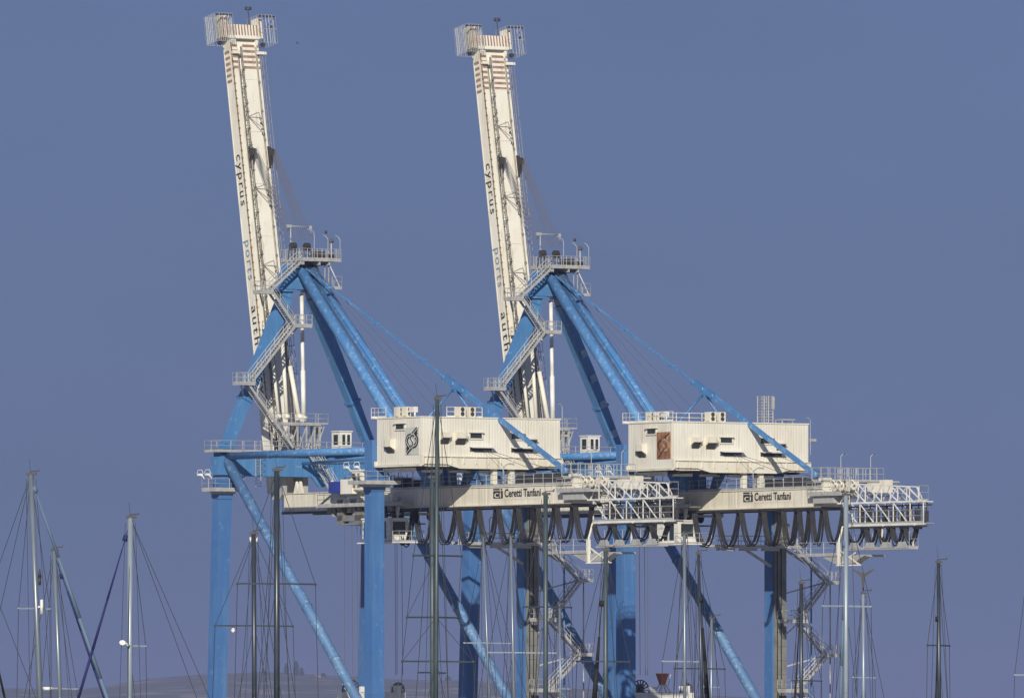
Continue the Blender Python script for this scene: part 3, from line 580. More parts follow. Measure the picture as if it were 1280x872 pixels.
    for r, t1 in ((-1.9, 71.0), (-.8, 69.8)):
        def P(t, z): return (t, r, z)
        zt_ = lambda t: 25.55 - (t - t0) * .045
        m.beam(P(57.2, zt_(57.2)), P(68.2, zt_(68.2)), .1, .1); m.beam(P(t0 - .6, 23.55), P(t1, 23.55), .16, .16); m.beam(P(68.2, zt_(68.2)), P(t1 - .5, 23.6), .1, .1)
        tops = [58.0 + 2.82 * k for k in range(4)] + [68.5]
        for k, t in enumerate(tops):
            m.beam(P(t, zt_(t)), P(t, 23.55), .085, .085)
            if k < 4: m.beam(P(t, zt_(t)), P(t + 2.82 if k < 3 else t + 2.6, 23.6), .1, .1)
            if t < 68: m.beam(P(t, zt_(t)), P(t - 1.5, 23.6), .1, .1)
        for k in range(5):
            t = 57.0 + 2.9 * k; m.beam(P(t, 23.5), P(t, 21.3), .085, .085)
            if k < 4: m.beam(P(t, 23.45), P(t + 2.6, 21.35), .085, .085)
        m.beam(P(t1 - .1, 23.5), P(t1 - .1, 21.3), .1, .1); m.beam(P(t0 - .4, 21.3), P(t1 - .1, 21.3), .1, .26)
    for k in range(6): t = 57 + 2.8 * k; m.beam((t, -1.9, 23.5), (t, -.8, 23.5), .085, .085); m.beam((t, -1.9, 21.25), (t, -.8, 21.25), .085, .085)
    for k in range(4): t = 58 + 2.82 * k; m.beam((t, -1.9, zt_(t)), (t, -.8, zt_(t)), .085, .085)
    tr = part('end_truss', m, 'white')
    m = MB(); m.railing([(57, -1.95, 21.4), (70.9, -1.95, 21.4), (69.8, -.8, 21.4), (57, -.8, 21.4)], 1.3, .03, 1.9); m.railing([(67, -.8, 23.6), (70.2, -.8, 23.6), (70.2, -1.9, 23.6)], 1.5, .03); m.box(57, 71.2, -1.8, -.8, 21.3, 21.36); part('railing', m, 'galv', tr)
    m = MB()
    for k in range(9): t = 59 + k * 1.4; m.box(t, t + .5, -1.5, -1.1, 21.5, 23.2 - (k % 3) * .3); m.tube((t + .2, -1.3, 21.4), (t + .5, -1.3, 23.4), .08, 5)
    m.box(56.7, 71.3, -2.2, -1.7, 20.95, 21.12); m.box(56.7, 71.3, -1.3, -1.1, 23.1, 23.25); part('festoon_trolley', m, 'darkgrey', tr)
    # lower walkway hung below
    m = MB(); m.box(50.5, 57.5, -3.0, -1.9, 18.2, 18.35); m.box(59, 70, -3.0, -1.9, 18.75, 18.9); m.prism([(54.5, -2.9, 18.2), (62, -2.9, 18.2), (60, -2.9, 17.4), (57, -2.9, 17.4)], [(54.5, -1.9, 18.2), (62, -1.9, 18.2), (60, -1.9, 17.4), (57, -1.9, 17.4)])
    m.box(59, 62.5, -2.5, -.5, 18.1, 18.3)
    for t in (59.5, 62.2, 65, 67.8): m.prism([(t, -3.05, 18.9), (t + 2, -3.05, 18.9), (t + 1.6, -3.05, 19.5), (t + .4, -3.05, 19.5)], [(t, -3.0, 18.9), (t + 2, -3.0, 18.9), (t + 1.6, -3.0, 19.5), (t + .4, -3.0, 19.5)])
    lw_ = part('lower_walkway', m, 'galv')
    m = MB(); m.railing([(50.5, -1.9, 18.35), (50.5, -3, 18.35), (57.4, -3, 18.35)], 1.25, .035, 2.2); m.railing([(59, -1.9, 18.9), (70, -1.9, 18.9), (70, -3, 18.9)], 1.6, .03, 1.6); part('railing', m, 'galv', lw_)
    m = MB(); m.beam((57.2, -2.1, 21.2), (57.6, -2.9, 19.5), .16, .16); m.beam((57.6, -2.9, 19.6), (57.7, -2.9, 17.2), .3, .3); m.box(57.2, 61.5, -2.95, -2.8, 17.2, 17.32); m.beam((58, -2.9, 18.7), (61.2, -2.9, 17.3), .12, .12); m.beam((58, -2.9, 17.4), (60.5, -2.9, 18.5), .12, .12); m.beam((69.5, -2, 21.2), (69.5, -2.2, 18.8), .12, .12); m.beam((64, -2, 21.2), (64, -2.2, 18.8), .12, .12); part('walkway_hanger', m, 'boomcream')
    # festoon cables
    if variant: loops = [32.6, 36.9, 41.2, 44.9, 48.2, 50.6, 52.7, 55.2, 60.1, 62.4, 64.6, 66.9, 69.2]
    else: loops = [23.4, 26.9, 31.0, 35.0, 38.6, 42.1, 45.7, 49.2, 52.4, 55.7, 59.1, 62.5, 65.7, 69.0]
    for k, t in enumerate(loops):
        prev = loops[k - 1] if k else t - (loops[1] - loops[0]); nxt = loops[k + 1] if k < len(loops) - 1 else t + (t - prev)
        a = (prev + t) / 2 + .22; b = (t + nxt) / 2 - .22; under = t > 57
        z1 = 20.9 if under else 22.95; z0 = 19.35 if not under else 19.2
        m = MB()
        for c_ in range(5):
            sag = z1 - z0 - (c_ % 3) * .14 + random.uniform(-.16, .08); r = -2.45 + c_ * .13; e = (c_ - 2) * .06 + random.uniform(-.07, .07)
            pts = []
            for i in range(17):
                u = -1 + 2 * i / 16; f = abs(u) ** 1.9
                pts.append(((a + b) / 2 + (b - a) / 2 * (abs(u) ** .82) * (1 if u > 0 else -1) + e * (1 - abs(u)), r, z1 - sag * (1 - f)))
            m.path(pts, .066, 5)
        m.box(b - .1, b + .5, -2.6, -1.85, z1 - .15, z1 + .15); part('festoon_cable', m, 'cable')
    # ---- trolley
    T = dT
    m = MB(); m.box(8.6 + T, 24.5 + T, -3.3, -2.0, 23.55, 23.75); m.box(8.6 + T, 24 + T, 2.0, 3.3, 23.55, 23.75)
    for t in (10, 14, 18, 22): m.box(t + T, t + .3 + T, -2.4, 2.4, 22.6, 22.85); m.box(t + T, t + .3 + T, -2.4, -2.15, 22.85, 23.5); m.box(t + T, t + .3 + T, 2.15, 2.4, 22.85, 23.5)
    m.beam((8.2 + T, -3.1, 23.5), (11 + T, -3.1, 24.8), .12, .2); tl = part('trolley', m, 'galv')
    m = MB(); m.railing([(8.6 + T, -3.25, 23.75), (24.5 + T, -3.25, 23.75)], step=1.2); part('railing', m, 'galv', tl)
    m = MB(); m.box(12.4 + T, 14.6 + T, -2.9, -2.2, 24.9, 26.4); m.box(14.2 + T, 16.2 + T, -2.8, -2.1, 25.3, 27.2); m.box(11.2 + T, 13.4 + T, -3, -2.2, 23.75, 24.5); m.box(17 + T, 19 + T, -2.8, -2.2, 24, 25.6); m.box(14 + T, 16 + T, -3.0, -2.2, 23.75, 24.6); m.box(20.5 + T, 22 + T, -2.8, -2.2, 23.75, 24.7); m.box(14.2 + T, 16.6 + T, -2.8, -2.1, 27.2, 27.35)
    part('drive_cabinet', m, 'boomcream', tl)
    m = MB(); m.box(14.6 + T, 15.1 + T, -2.84, -2.8, 25.5, 27.0); m.box(15.4 + T, 15.9 + T, -2.84, -2.8, 25.5, 27.0); m.box(12 + T, 13 + T, -3.03, -3, 23.9, 24.3); m.box(14.4 + T, 15.6 + T, -3.03, -3, 23.9, 24.4)
    for k in range(7): m.box(9.4 + k * 1.9 + T, 10.2 + k * 1.9 + T, -2.6, -1.9, 23.0, 23.5)
    part('motor_housing', m, 'machine', tl)
    m = MB(); m.box(10.3 + T, 11.6 + T, -3, -2.2, 25.0, 26.2); part('blue_tank', m, 'bluebox', tl)
    m = MB(); m.box(11.3 + T, 16.2 + T, -2.6, -1.8, 22.1, 22.7); m.box(11.3 + T, 12.3 + T, -2.6, -1.8, 21.9, 23.2); m.box(14.6 + T, 16.2 + T, -2.6, -1.8, 21.8, 23.2); m.box(11.3 + T, 20 + T, -2.6, 2.6, 21.7, 21.85); part('hoist_frame', m, 'shaft', tl)
    for t in (12.3, 15.5, 19, 22):
        for r in (-1.8, 1.8): m = MB(); m.disc((t + T, r, 22.6), (0, 1, 0), .55, .15, 16); part('trolley_sheave', m, 'darkgrey', tl)
    # cabin
    c0, c1 = 17.6 + T, 22.7 + T
    m = MB(); m.box(c0, c1, -3.6, -1.3, 19.9, 22.15); m.box(c0 - .1, c1 + .1, -3.7, -1.2, 22.15, 22.3); m.box(c0 - .4, c1 + 2.4, -4.0, -1.0, 19.7, 19.82)
    for t in (c0 + .4, c1 - .4): m.beam((t, -2.4, 22.3), (t, -2.2, 23.5), .18, .18)
    cb = part('operator_cabin', m, 'white', tl)
    for wb in ((c0 + .3, c0 + 1.3, -3.64, -3.6, 20.3, 21.9), (c1 - 2.6, c1 - 1.9, -3.64, -3.6, 20.2, 21.95), (c1 - 1.5, c1 - .7, -3.64, -3.6, 20.2, 21.95), (c1, c1 + .04, -3.2, -1.7, 20.6, 21.9)): m = MB(); m.box(*wb); part('window', m, 'glass', cb)
    m = MB(); m.railing([(c1 + 2.4, -1.0, 19.82), (c1 + 2.4, -4.0, 19.82), (c1, -4.0, 19.82)]); part('railing', m, 'galv', cb)
    m = MB()
    ropes = [(-3.2, 0), (-2.35, .3), (-1.7, .3), (-1.2, 0), (3.0, .2), (3.3, 0), (3.8, .3)]
    for r, dt in ropes: m.tube((13.6 + T + dt * .3, r, 22.0), (13.6 + T + dt, r, 6.3), .026, 5)
    part('hoist_rope', m, 'rope')
    # ---- operator landing, lift shaft and stair tower on the far land leg
    m = MB(); m.box(29.4, 30.6, -.4, 12.0, 19.45, 19.6)
    for r in (1.2, 4, 6.8): m.beam((30, r, 19.3), (30, r + 2.0, 19.3), .5, .25)
    m.beam((29.8, 4.6, 19.4), (29.4, 8.3, 17.6), .2, .25); m.beam((29.6, 14, 17.2), (29.4, 10, 19.4), .2, .25); ld = part('access_landing', m, 'galv')
    m = MB(); m.railing([(30.6, -.4, 19.6), (30.6, 12, 19.6)], step=1.3); m.railing([(29.4, -.4, 19.6), (29.4, 12, 19.6)], step=1.3); m.tube((30.6, 3.4, 19.6), (30.6, 3.4, 22.1), .05, 5); m.path([(30.6, 3.4, 22.1), (30.6, 3.6, 22.3), (30.6, 4.0, 22.3)], .05, 5); part('railing', m, 'galv', ld)
    m = MB(); m.box(29.28, 29.65, 8.75, 10.1, 0, 24.2)
    for k in range(17): m.box(29.65, 29.71, 8.74, 10.12, .6 + k * 1.45, .68 + k * 1.45)
    for r in (8.9, 9.4, 9.8): m.box(29.65, 29.69, r, r + .05, 0, 24.2)
    m.box(29.2, 30.2, 9.0, 10.1, 19.6, 22); sh = part('lift_shaft', m, 'shaft')
    m = MB(); m.tube((29.8, 8.85, 0), (29.8, 8.85, 24), .05, 5); m.tube((29.8, 9.35, 0), (29.8, 9.35, 24), .05, 5); part('shaft_cable', m, 'cable', sh)
    for z in (11.9, 4.7):
        m = MB(); m.box(30.5, 32.0, 8.4, 11.2, z - .2, z); m.beam((31.2, 10.5, z - .2), (30.2, 9.6, z - 1.4), .12, .12); pl = part('shaft_landing', m, 'galv'); m = MB(); m.railing([(30.5, 8.4, z), (32, 8.4, z), (32, 11.2, z), (30.5, 11.2, z)], step=.7); part('railing', m, 'galv', pl)
    zs = [(19.4, 10.4, 14.4, 16.0), (15.9, 14.4, 10.9, 12.0), (11.9, 10.6, 14.2, 8.4), (8.3, 14.4, 10.6, 4.8), (4.7, 10.6, 14.2, 1.2)]
    for z0, r0, r1, z1 in zs:
        m = MB(); m.stairs((30.4, r0, z0), (30.4, r1, z1), (.8, 0, 0)); part('staircase', m, 'galv')
    for z in (15.95, 8.35, 1.2):
        m = MB(); m.box(30.2, 31.5, 14.0, 15.6, z - .18, z); m.beam((30.2, 14.6, z), (29.2, 10.05, z - 1.2), .14, .14); m.tube((30.3, 15.2, z - 7), (30.3, 15.2, z), .08, 6) ; pl = part('stair_landing', m, 'galv'); m = MB(); m.railing([(30.2, 15.6, z), (31.5, 15.6, z), (31.5, 14, z)], step=.6); part('railing', m, 'galv', pl)
    m = MB(); m.tube((30.0, 13.0, 0), (30.0, 13.0, 19.4), .1, 6); part('stair_post', m, 'blue')
    # ---- spreader hanging from the ropes: a thing of its own
    s_root = empty('container_spreader', base + TD * (13.8 + T), -TH - yaw)
    tag(s_root, ('container lifting frame with orange cable basket hanging under the right crane' if variant else 'container lifting frame hanging on ropes behind the near blue leg of the left crane'), 'spreader', 'spreaders hanging under the cranes')
    m = MB(); m.box(-.5, .5, -3.9, 3.9, 3.9, 4.5); m.box(-.6, -.1, -3.3, -2.0, 4.5, 5.4); m.box(-.4, .5, 2.6, 3.4, 4.5, 5.2); m.box(-.7, .7, -6, 6, 2.5, 3.0); m.box(-.3, .3, -3, -2.6, 3, 3.9); m.box(-.3, .3, 2.6, 3, 3, 3.9); m.box(.3, .6, -1.7, -.8, 4.5, 5.1); part('spreader_frame', m, 'white', s_root)
    for r in (-2.6, 3.2):
        m = MB(); rad = 1.05 if r < 0 else .75; c = V((0, r + .1, 4.75))
        m.path([c + V((0, math.cos(a * math.pi / 12) * rad, math.sin(a * math.pi / 12) * rad)) for a in range(25)], .06, 5)
        for a in range(16): u = V((0, math.cos(a * math.pi / 8), math.sin(a * math.pi / 8))); m.beam(c + u * .2, c + u * (rad - .02), .07 + .05 * (a % 2), .1, (1, 0, 0))
        m.disc(c, (1, 0, 0), .25, .3, 12); part('sheave', m, 'darkgrey', s_root)
    m = MB()
    n = 16; z0, z1 = 5.3, 6.5
    A = [(.30 * math.cos(i * 2 * math.pi / n), .25 + .30 * math.sin(i * 2 * math.pi / n), z0) for i in range(n)]; Bq = [(.72 * math.cos(i * 2 * math.pi / n), .25 + .72 * math.sin(i * 2 * math.pi / n), z1) for i in range(n)]
    m.prism(A, Bq, True, False); A2 = [(x * .93, .25 + (y - .25) * .93, z) for x, y, z in Bq]; m.prism(Bq, A2, False, False); m.prism(A2, [(x * .9, .25 + (y - .25) * .9, z) for x, y, z in A], True, False); part('cable_basket', m, 'orange', s_root)
    m = MB()
    for dx in (-.5, .5):
        m.beam((dx, -.75, 4.0), (dx * .4, .1, 5.4), .1, .12); m.beam((dx, 1.35, 4.0), (dx * .4, .5, 5.4), .1, .12)
    for k in range(6): z = 4.1 + k * .22; wdt = .85 - k * .11; m.beam((.5 - k * .05, .3 - wdt, z), (.5 - k * .05, .3 + wdt, z), .1, .07)
    m.tube((0, 1.0, 5.2), (0, 1.3, 6.4), .04, 5); part('basket_stand', m, 'white', s_root)
    return root
crane(0, 0, 0, 'left blue and cream container crane, black and silver logo on its machine house')
crane(31.4, 7.0, 1, 'right blue and cream container crane, rusted logo panel on its machine house')

# ---------------------------------------------------------------- sailing boats in the marina
def boat(top, bot, Y, wpx, mt, spr=(), fore=None, shrouds=True, back=(), extra=None, label='', head=0.3, arcs=None):
    """top, bot: mast line in the photo; Y: distance; spr: (row, left px, right px) crosstrees; fore: (x, y, material, width px, start fraction)"""
    P = lambda x, y, dy=0: at(x, y, Y + dy)
    k = F / Y; r = wpx / k / 2
    tx, ty = top; bx, by = bot
    sl = (bx - tx) / (by - ty)
    deckrow = YH + (HC - 1.3) * k; fx = tx + sl * (deckrow - ty)
    base = P(fx, deckrow); base.z = 0.0
    root = empty('sailing_boat', base); tag(root, label, 'sailing boat', 'sailing boats moored in the marina')
    L = lambda v: v - base
    T_ = L(P(tx, ty)); Dk = L(P(fx, deckrow)); Lh = max(9.0, T_.z * .85)
    def mastpt(row): return L(P(tx + sl * (row - ty), row))
    hd = V((math.sin(head), math.cos(head), 0)); sd = V((hd.y, -hd.x, 0))
    m = MB(); rings = []
    for i in range(9):
        u = i / 8; b = 1.55 * (1 - max(0, (u - .45) / .55) ** 2.2) * (.78 + .22 * min(1, u / .3)); c = hd * (-.42 + u * 1.0) * Lh
        b = max(b, .06); zk = -.5 + .35 * max(0, u - .6)
        rings.append([c - sd * b + V((0, 0, 1.15 + .25 * u)), c - sd * b * .85 + V((0, 0, .2)), c + V((0, 0, zk)), c + sd * b * .85 + V((0, 0, .2)), c + sd * b + V((0, 0, 1.15 + .25 * u))])
    for a, b in zip(rings, rings[1:]): m.prism(a, b, False, True)
    m.build('hull', 'hull', root)
    m = MB(); c = hd * (-.02 * Lh); A = [c - hd * 2.6 - sd * 1.0, c - hd * 2.6 + sd * 1.0, c + hd * 2.4 + sd * .6, c + hd * 2.4 - sd * .6]
    m.prism([a + V((0, 0, 1.2)) for a in A], [a * .9 + V((0, 0, 1.75)) for a in A]); m.build('cabin_roof', 'deck', root)
    m = MB(); m.tube(Dk, T_, r * 1.0, 14, r * .88)
    mast = m.build('mast', mt, root)
    m = MB(); m.beam(T_ - V((r * 1.5, 0, -.03)), T_ + V((r * 1.9, 0, .03)), r * 1.6, .08); m.build('masthead_cap', 'darkgrey', mast)
    m = MB(); kk = 1 / k
    m.tube(T_, T_ + V((0, 0, 5 * kk)), .02, 5); m.box(T_.x - 2.4 * kk, T_.x - 1.0 * kk, T_.y - .05, T_.y + .05, T_.z, T_.z + 4 * kk)
    m.tube(T_ + V((0, 0, 4 * kk)), T_ + V((11 * kk, 0, 5 * kk)), .012, 4); m.beam(T_ + V((9 * kk, 0, 3.5 * kk)), T_ + V((11 * kk, 0, 7 * kk)), .02, .05)
    m.tube(T_, T_ + V((-2 * kk, 0, 20 * kk)), .006, 4); m.box(T_.x + 2 * kk, T_.x + 4 * kk, T_.y - .06, T_.y + .06, T_.z - 5 * kk, T_.z - 2 * kk)
    m.build('masthead_instruments', 'darkgrey', mast)
    wr = .005 + Y * 1.6e-5
    m = MB(); tips = []
    for row, lx, rx in spr:
        c = mastpt(row); a = L(P(lx, row)) + V((0, -.2, -.0)); b = L(P(rx, row + .6)) + V((0, .2, 0)); mm = MB(); mm.beam(a, c, .07, .05); mm.beam(c, b, .07, .05)
        for e in (a, b): mm.disc(e, (0, 0, 1), .04, .06, 6)
        mm.build('crosstree', 'alulight' if mt in ('alulight', 'alu') else 'aludark', mast); tips.append((a, b))
    if shrouds and tips:
        for side in (0, 1):
            pts = [T_] + [t[side] for t in tips]; last = tips[-1][side]
            pts.append(V((Dk.x + (last.x - Dk.x) * 1.15, Dk.y, Dk.z)))
            for a, b in zip(pts, pts[1:]): m.tube(a, b, wr, 4)
            for i, t in enumerate(tips):
                nx = tips[i + 1] if i + 1 < len(tips) else None
                q = V((Dk.x + (t[side].x - Dk.x) * .95, Dk.y, Dk.z)) if nx is None else nx[side]
                m.tube(mastpt(spr[i][0]), q, wr * .9, 4)
        q = T_.lerp(Dk, .0); m.tube(mastpt(ty + 6) + V((r * 1.6, 0, 0)), Dk + V((.45, 0, 0)), wr * .8, 4); m.tube(mastpt(ty + 6) - V((r * 1.6, 0, 0)), Dk - V((.4, 0, 0)), wr * .8, 4)
    for x, y in back:
        a = T_; b = L(P(x, y)); m.tube(a, a + (b - a) * 1.3, wr, 4)
    if m.v: m.build('rigging', 'wire', root)
    if fore:
        for x, y, fm, fw, f0 in (fore if isinstance(fore, list) else [fore]):
            a = T_ + V((0, 0, -.1)); b = L(P(x, y)); e = a + (b - a) * ((deckrow - ty) / (y - ty)); m = MB()
            s0 = a + (e - a) * f0; m.tube(a, s0, wr * 1.5, 5); n = 5
            for i in range(n):
                u0, u1 = i / n, (i + 1) / n; g = lambda u: fw / k / 2 * (.45 + .55 * min(1, u * 3))
                m.tube(s0.lerp(e, u0), s0.lerp(e, u1), g(u0), 8, g(u1))
            m.disc(a + (e - a) * f0 * .6, e - a, .08, .2, 8); m.build('furled_sail', fm, root)
    if extra: extra(root, mastpt, L, P, k, mast)
    return root
def radar(row, side, w_, h_):
    def f(root, mp, L, P, k, mast):
        c = mp(row) + V((side * (w_ + 3) / k, -.1, 0)); m = MB(); m.tube(c - V((0, 0, h_ / k / 2)), c + V((0, 0, h_ / k / 2)), w_ / k / 2, 12); m.beam(mp(row), c, .06, .06); m.build('radar_reflector', 'white', mast)
        if h_ > 10:
            c = mp(row - 37) + V((6 / k, -.1, 0)); m = MB(); m.tube(c - V((0, 0, 10 / k)), c, .02 + 1.5 / k / 2, 8, .05); m.tube(c, c + V((0, 0, 10 / k)), .06, 8, .02); m.build('day_shape', 'darkgrey', mast)
    return f
def dish(root, mp, L, P, k, mast):
    c = mp(803) + V((-9 / k, -.15, 0)); m = MB(); m.disc(c, (.2, -1, .9), 4 / k, .04, 16); m.beam(mp(805), c, .05, .05); m.build('antenna_disc', 'white', mast)
def lantern(root, mp, L, P, k, mast):
    c = L(P(291.5, 787)); m = MB(); m.tube(c + V((0, 0, 4 / k)), c, .02, 8, 3.2 / k); m.tube(c, c + V((0, 0, -3.5 / k)), 3.2 / k, 10, .03); m.build('hanging_lantern', 'white', mast)
    m = MB(); c = mp(674); m.tube(c + V((-4 / k, 0, -3 / k)), c + V((-4 / k, 0, 3 / k)), 1.2 / k, 8); m.tube(c + V((4 / k, 0, -3 / k)), c + V((4 / k, 0, 3 / k)), 1.2 / k, 8); m.build('masthead_lamp', 'white', mast)
boat((38.5, 593), (50, 872), 330, 7.5, 'alu', [(760, 23.5, 62)], (134, 872, 'paleblue', 5, .06), back=[(-25, 872), (-60, 872)], extra=radar(758, 1, 4, 18), label='sailing boat at the far left with a tall grey mast and pale blue furled headsail', head=1.3)
boat((67.5, 688), (75, 872), 380, 6, 'alu', [(860, 52, 96)], (131, 872, 'navy', 4.2, .16), back=[(30, 872), (90, 872)], extra=radar(860, -1, 12, 4), label='sailing boat with a shorter mast just right of the tallest left mast, dark navy headsail', head=1.4)
boat((163, 647), (162, 872), 320, 7.8, 'alulight', [(806.5, 160, 182)], (98, 872, 'navy', 3.6, .10), back=[(262, 872), (246, 872)], extra=dish, label='sailing boat with pale mast, white disc antenna and navy headsail sloping left', head=-1.2)
boat((317, 667), (318, 872), 360, 6.5, 'aludark', [(781.5, 269, 366)], None, back=[(300, 872), (340, 872), (352, 872)], extra=lantern, label='sailing boat with a dark mast and wide crosstrees carrying a hanging lantern', head=.1)
boat((346, 588), (346, 872), 310, 7.8, 'aludark', [(729, 297, 394)], None, back=[(330, 872), (362, 872), (322, 872)], label='sailing boat with a tall dark mast crossing the left crane portal, beside the lantern mast', head=.05)
boat((546.5, 499), (545, 872), 300, 5.8, 'alugreen', [(694, 517, 577), (771, 509, 572), (826, 503, 592)], None, back=[(560, 872), (520, 872)], label='sailing boat with the tallest mast, dark green with three pairs of crosstrees', head=.15)
boat((540, 597), (540.5, 872), 335, 6.2, 'alugreen', [(840, 524, 556)], None, back=[(553, 872)], shrouds=False, label='sailing boat whose dark mast rises just left of the tallest mast', head=.1)
boat((604, 672), (611.5, 872), 430, 3.4, 'alu', [(803, 580, 638)], None, back=[(592, 872), (640, 872)], label='sailing boat with slim leaning pale mast before the dark leg of the right crane', head=.2)
boat((638.5, 671), (642.5, 872), 400, 4.0, 'alu', [(815, 611, 695)], None, back=[(628, 872), (664, 872)], label='sailing boat with a pale mast just left of the grey lift shaft', head=.1)
boat((682, 618), (682, 872), 330, 6.6, 'alugreen', [(758, 654, 714)], None, back=[(668, 872)], label='sailing boat with a grey mast standing before the stair tower of the left crane', head=.1)
boat((699.5, 755), (700.5, 872), 460, 3, 'alu', [(860, 688, 712)], None, label='sailing boat with a short thin pale mast beside the stair tower', head=.1)
boat((757, 688), (757, 872), 340, 6.2, 'alugreen', [(826, 721, 787)], (743, 872, 'blacksail', 6.5, .34), back=[(734, 872), (772, 872)], label='sailing boat with grey green mast and black furled sail before the right crane leg', head=-.3)
boat((855.5, 668), (856, 872), 350, 4.6, 'alu', [(826, 828, 873)], None, back=[(842, 872), (866, 872)], label='sailing boat with a pale mast just right of the hanging ropes of the right crane', head=.1)
boat((873, 692), (877.5, 872), 360, 4.2, 'aludark', [(835, 843, 906)], (884, 872, 'blacksail', 6, .30), back=[(868, 872)], label='sailing boat with a thin dark mast and black furled sail under the right crane', head=.3)
boat((889.5, 773), (889, 872), 420, 4.0, 'alu', [(858, 880, 899)], None, label='sailing boat with a short grey mast beside the black furled sail', head=.1)
boat((1001.5, 729), (1001.5, 872), 400, 5.2, 'aludark', [(850, 990, 1027)], (994, 872, 'blacksail', 2.5, .2), back=[(1018, 872)], label='sailing boat with a dark mast before the stair tower of the right crane', head=.1)
boat((1057.5, 619), (1057.5, 872), 320, 7.0, 'alulight', [(757, 1028, 1089)], (1051, 872, 'paleblue', 3.5, .25), back=[(1040, 872)], label='sailing boat with a tall pale mast in front of the right crane end truss', head=-.2)
def windgen(root, mp, L, P, k, mast):
    c = L(P(1079, 719)); m = MB(); m.tube(c - V((0, 0, 18 / k)), c, .03, 6); m.tube(c + V((0, -.2, 0)), c + V((0, .25, 0)), .09, 8)
    for a in (30, 150, 270):
        u = V((math.cos(R(a)), 0, math.sin(R(a)))); m.beam(c + V((0, -.2, 0)), c + V((0, -.2, 0)) + u * (15 / k), .17, .04, (0, 1, 0), .05, .02)
    m.build('wind_generator', 'darkgrey', mast)
boat((1079, 742), (1079.5, 872), 420, 4.4, 'alulight', [(846, 1066, 1094)], None, back=[(1068, 872), (1105, 872)], extra=windgen, label='sailing boat with a small wind generator spinning on top of its mast', head=.1)
boat((1173, 703), (1174, 872), 380, 5, 'aludark', [(806, 1159, 1187)], (1170, 872, 'blacksail', 2.5, .4), back=[(1184, 872)], label='sailing boat with a lone dark mast at the right', head=.1)
boat((1293, 640), (1293, 872), 400, 6, 'alu', [(843, 1268, 1318)], None, label='sailing boat at the right edge of the photo, only its crosstree and shrouds in view', head=.1)
boat((-46, 640), (-44, 872), 340, 7, 'alu', [(770, -70, -20)], (6, 872, 'blacksail', 3, .1), back=[(45, 872)], label='sailing boat at the left edge of the photo with only its black headsail in view', head=1.2)

# ---------------------------------------------------------------- far shore: trees and houses
def hilly(px, Y=5200): return None
for i, (px, yb, yt, wpx) in enumerate(((358, 846, 829, 5), (370, 846, 826, 7), (377, 848, 834, 5), (331, 848, 838, 8), (404, 849, 841, 8), (560, 852, 845, 8), (300, 849, 842, 9), (186, 855, 848, 10))):
    Y = 15450; b = at(px, yb + 3, Y); k = F / Y
    root = empty('tree', b); tag(root, ['tall dark tree on the hazy hill, left of the other tall one', 'tallest dark tree on the hazy hill between the left crane legs', 'slim tree just right of the tallest tree on the hill', 'round bushy tree on the hill left of the tall trees', 'low bushy tree on the hill right of the tall trees', 'low dark tree on the far hill behind the left crane rear legs', 'bushy tree on the hill just right of the left crane front leg', 'wide bushy tree on the hill crest at the left'][i], 'tree', 'trees on the far hill')
    m = MB(); m.tube((0, 0, -4), (0, 0, (yb - yt) / k * .6), 1.0, 6, .4); m.build('trunk', 'bark', root)
    m = MB(); hh = (yb + 3 - yt) / k; rnd = random.Random(i)
    for j in range(260):
        u = rnd.random(); rr = wpx / k / 2 * math.sin(math.pi * (.12 + .85 * u)) ** .7 * (.55 + .45 * rnd.random()); a = rnd.uniform(0, 6.28)
        c = V((math.cos(a) * rr, math.sin(a) * rr, hh * (.18 + .82 * u))); q = rnd.uniform(.9, 2.2); d = V((rnd.uniform(-1, 1), rnd.uniform(-1, 1), rnd.uniform(-1, 1))).normalized(); e = d.orthogonal().normalized() * q; f = d.cross(e)
        o = len(m.v); m.v += [c + e, c + f, c - e, c - f]; m.face((o, o + 1, o + 2, o + 3))
    m.build('crown', 'tree', root)
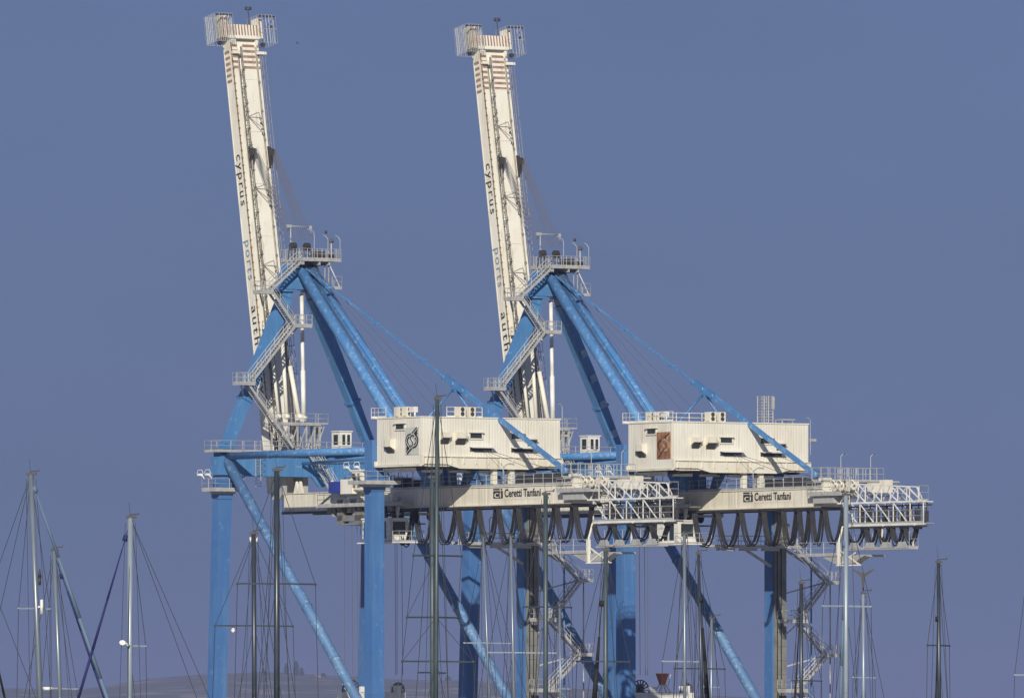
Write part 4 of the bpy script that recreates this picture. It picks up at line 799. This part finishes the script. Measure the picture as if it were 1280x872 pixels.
for i, (px, yb, wpx, hp) in enumerate(((335, 850, 9, 4), (347, 851, 7, 3), (388, 851, 8, 4), (398, 850, 6, 5), (364, 852, 8, 3), (416, 853, 10, 3), (250, 862, 14, 3), (236, 862, 9, 2.5), (585, 853, 9, 3))):
    Y = 15150; k = F / Y; b = at(px, yb, Y); W = wpx / k / 2; H = hp / k
    root = empty('house', b); tag(root, ['pale house on the hill, leftmost of the small row by the tall trees', 'low pale house second in the row on the hill', 'pale house just right of the tall trees on the hill', 'taller narrow house right of the tall trees on the hill', 'low house right below the tallest tree on the hill', 'wide low house at the right end of the row on the hill', 'long pale farm building on the slope left of the left crane leg', 'small farm shed beside the long pale farm building', 'pale low house on the hill behind the ropes of the left crane'][i], 'house', 'houses on the far hill')
    m = MB(); m.box(-W, W, -5, 5, -4, H); m.build('wall', 'plaster', root)
    m = MB(); m.prism([(-W - .5, -5.5, H), (W + .5, -5.5, H), (W + .5, 5.5, H), (-W - .5, 5.5, H)], [(-W - .5, -.05, H + 2.2), (W + .5, -.05, H + 2.2), (W + .5, .05, H + 2.2), (-W - .5, .05, H + 2.2)]); m.build('roof', 'roof', root)
    for j in range(4): m = MB(); m.box(-W + (j + .5) * 2 * W / 4 - .7, -W + (j + .5) * 2 * W / 4 + .7, -5.08, -5.0, H * .35, H * .75); m.build('window', 'glass', root)
# bird
m = MB(); c = V((0, 0, 0))
m.prism([(-.22, 0, 0), (0, -.05, .05), (.3, 0, .02), (0, .05, -.03)], [(-.22, .01, .01), (0, -.03, .08), (.3, .01, .03), (0, .06, .0)])
m.prism([(-.08, 0, .04), (.1, 0, .04), (.0, -.5, .2)], [(-.08, 0, .06), (.1, 0, .06), (.0, -.5, .22)]); m.prism([(-.08, 0, .04), (.1, 0, .04), (.15, .5, .22)], [(-.08, 0, .06), (.1, 0, .06), (.15, .5, .24)])
b = m.build('bird', 'bird'); b.location = at(372, 55, 900); b.rotation_euler = (.3, -.4, .7); b.scale = (.7, .7, .7); tag(b, 'small dark bird flying in the sky right of the left boom tip', 'bird')

# ---------------------------------------------------------------- haze
if HAZE > 0:
    m = MB(); m.box(-24000, 24000, -2000, 24000, -1.9, 130); hz = m.build('haze', 'galv'); tag(hz, kind='stuff')
    hm = bpy.data.materials.new('haze_air'); hm.use_nodes = True; n = hm.node_tree.nodes; n.clear(); o = n.new('ShaderNodeOutputMaterial'); v = n.new('ShaderNodeVolumePrincipled')
    v.inputs['Density'].default_value = HAZE; v.inputs['Color'].default_value = (.36, .42, .70, 1); hm.node_tree.links.new(v.outputs[0], o.inputs['Volume']); hz.data.materials.clear(); hz.data.materials.append(hm)
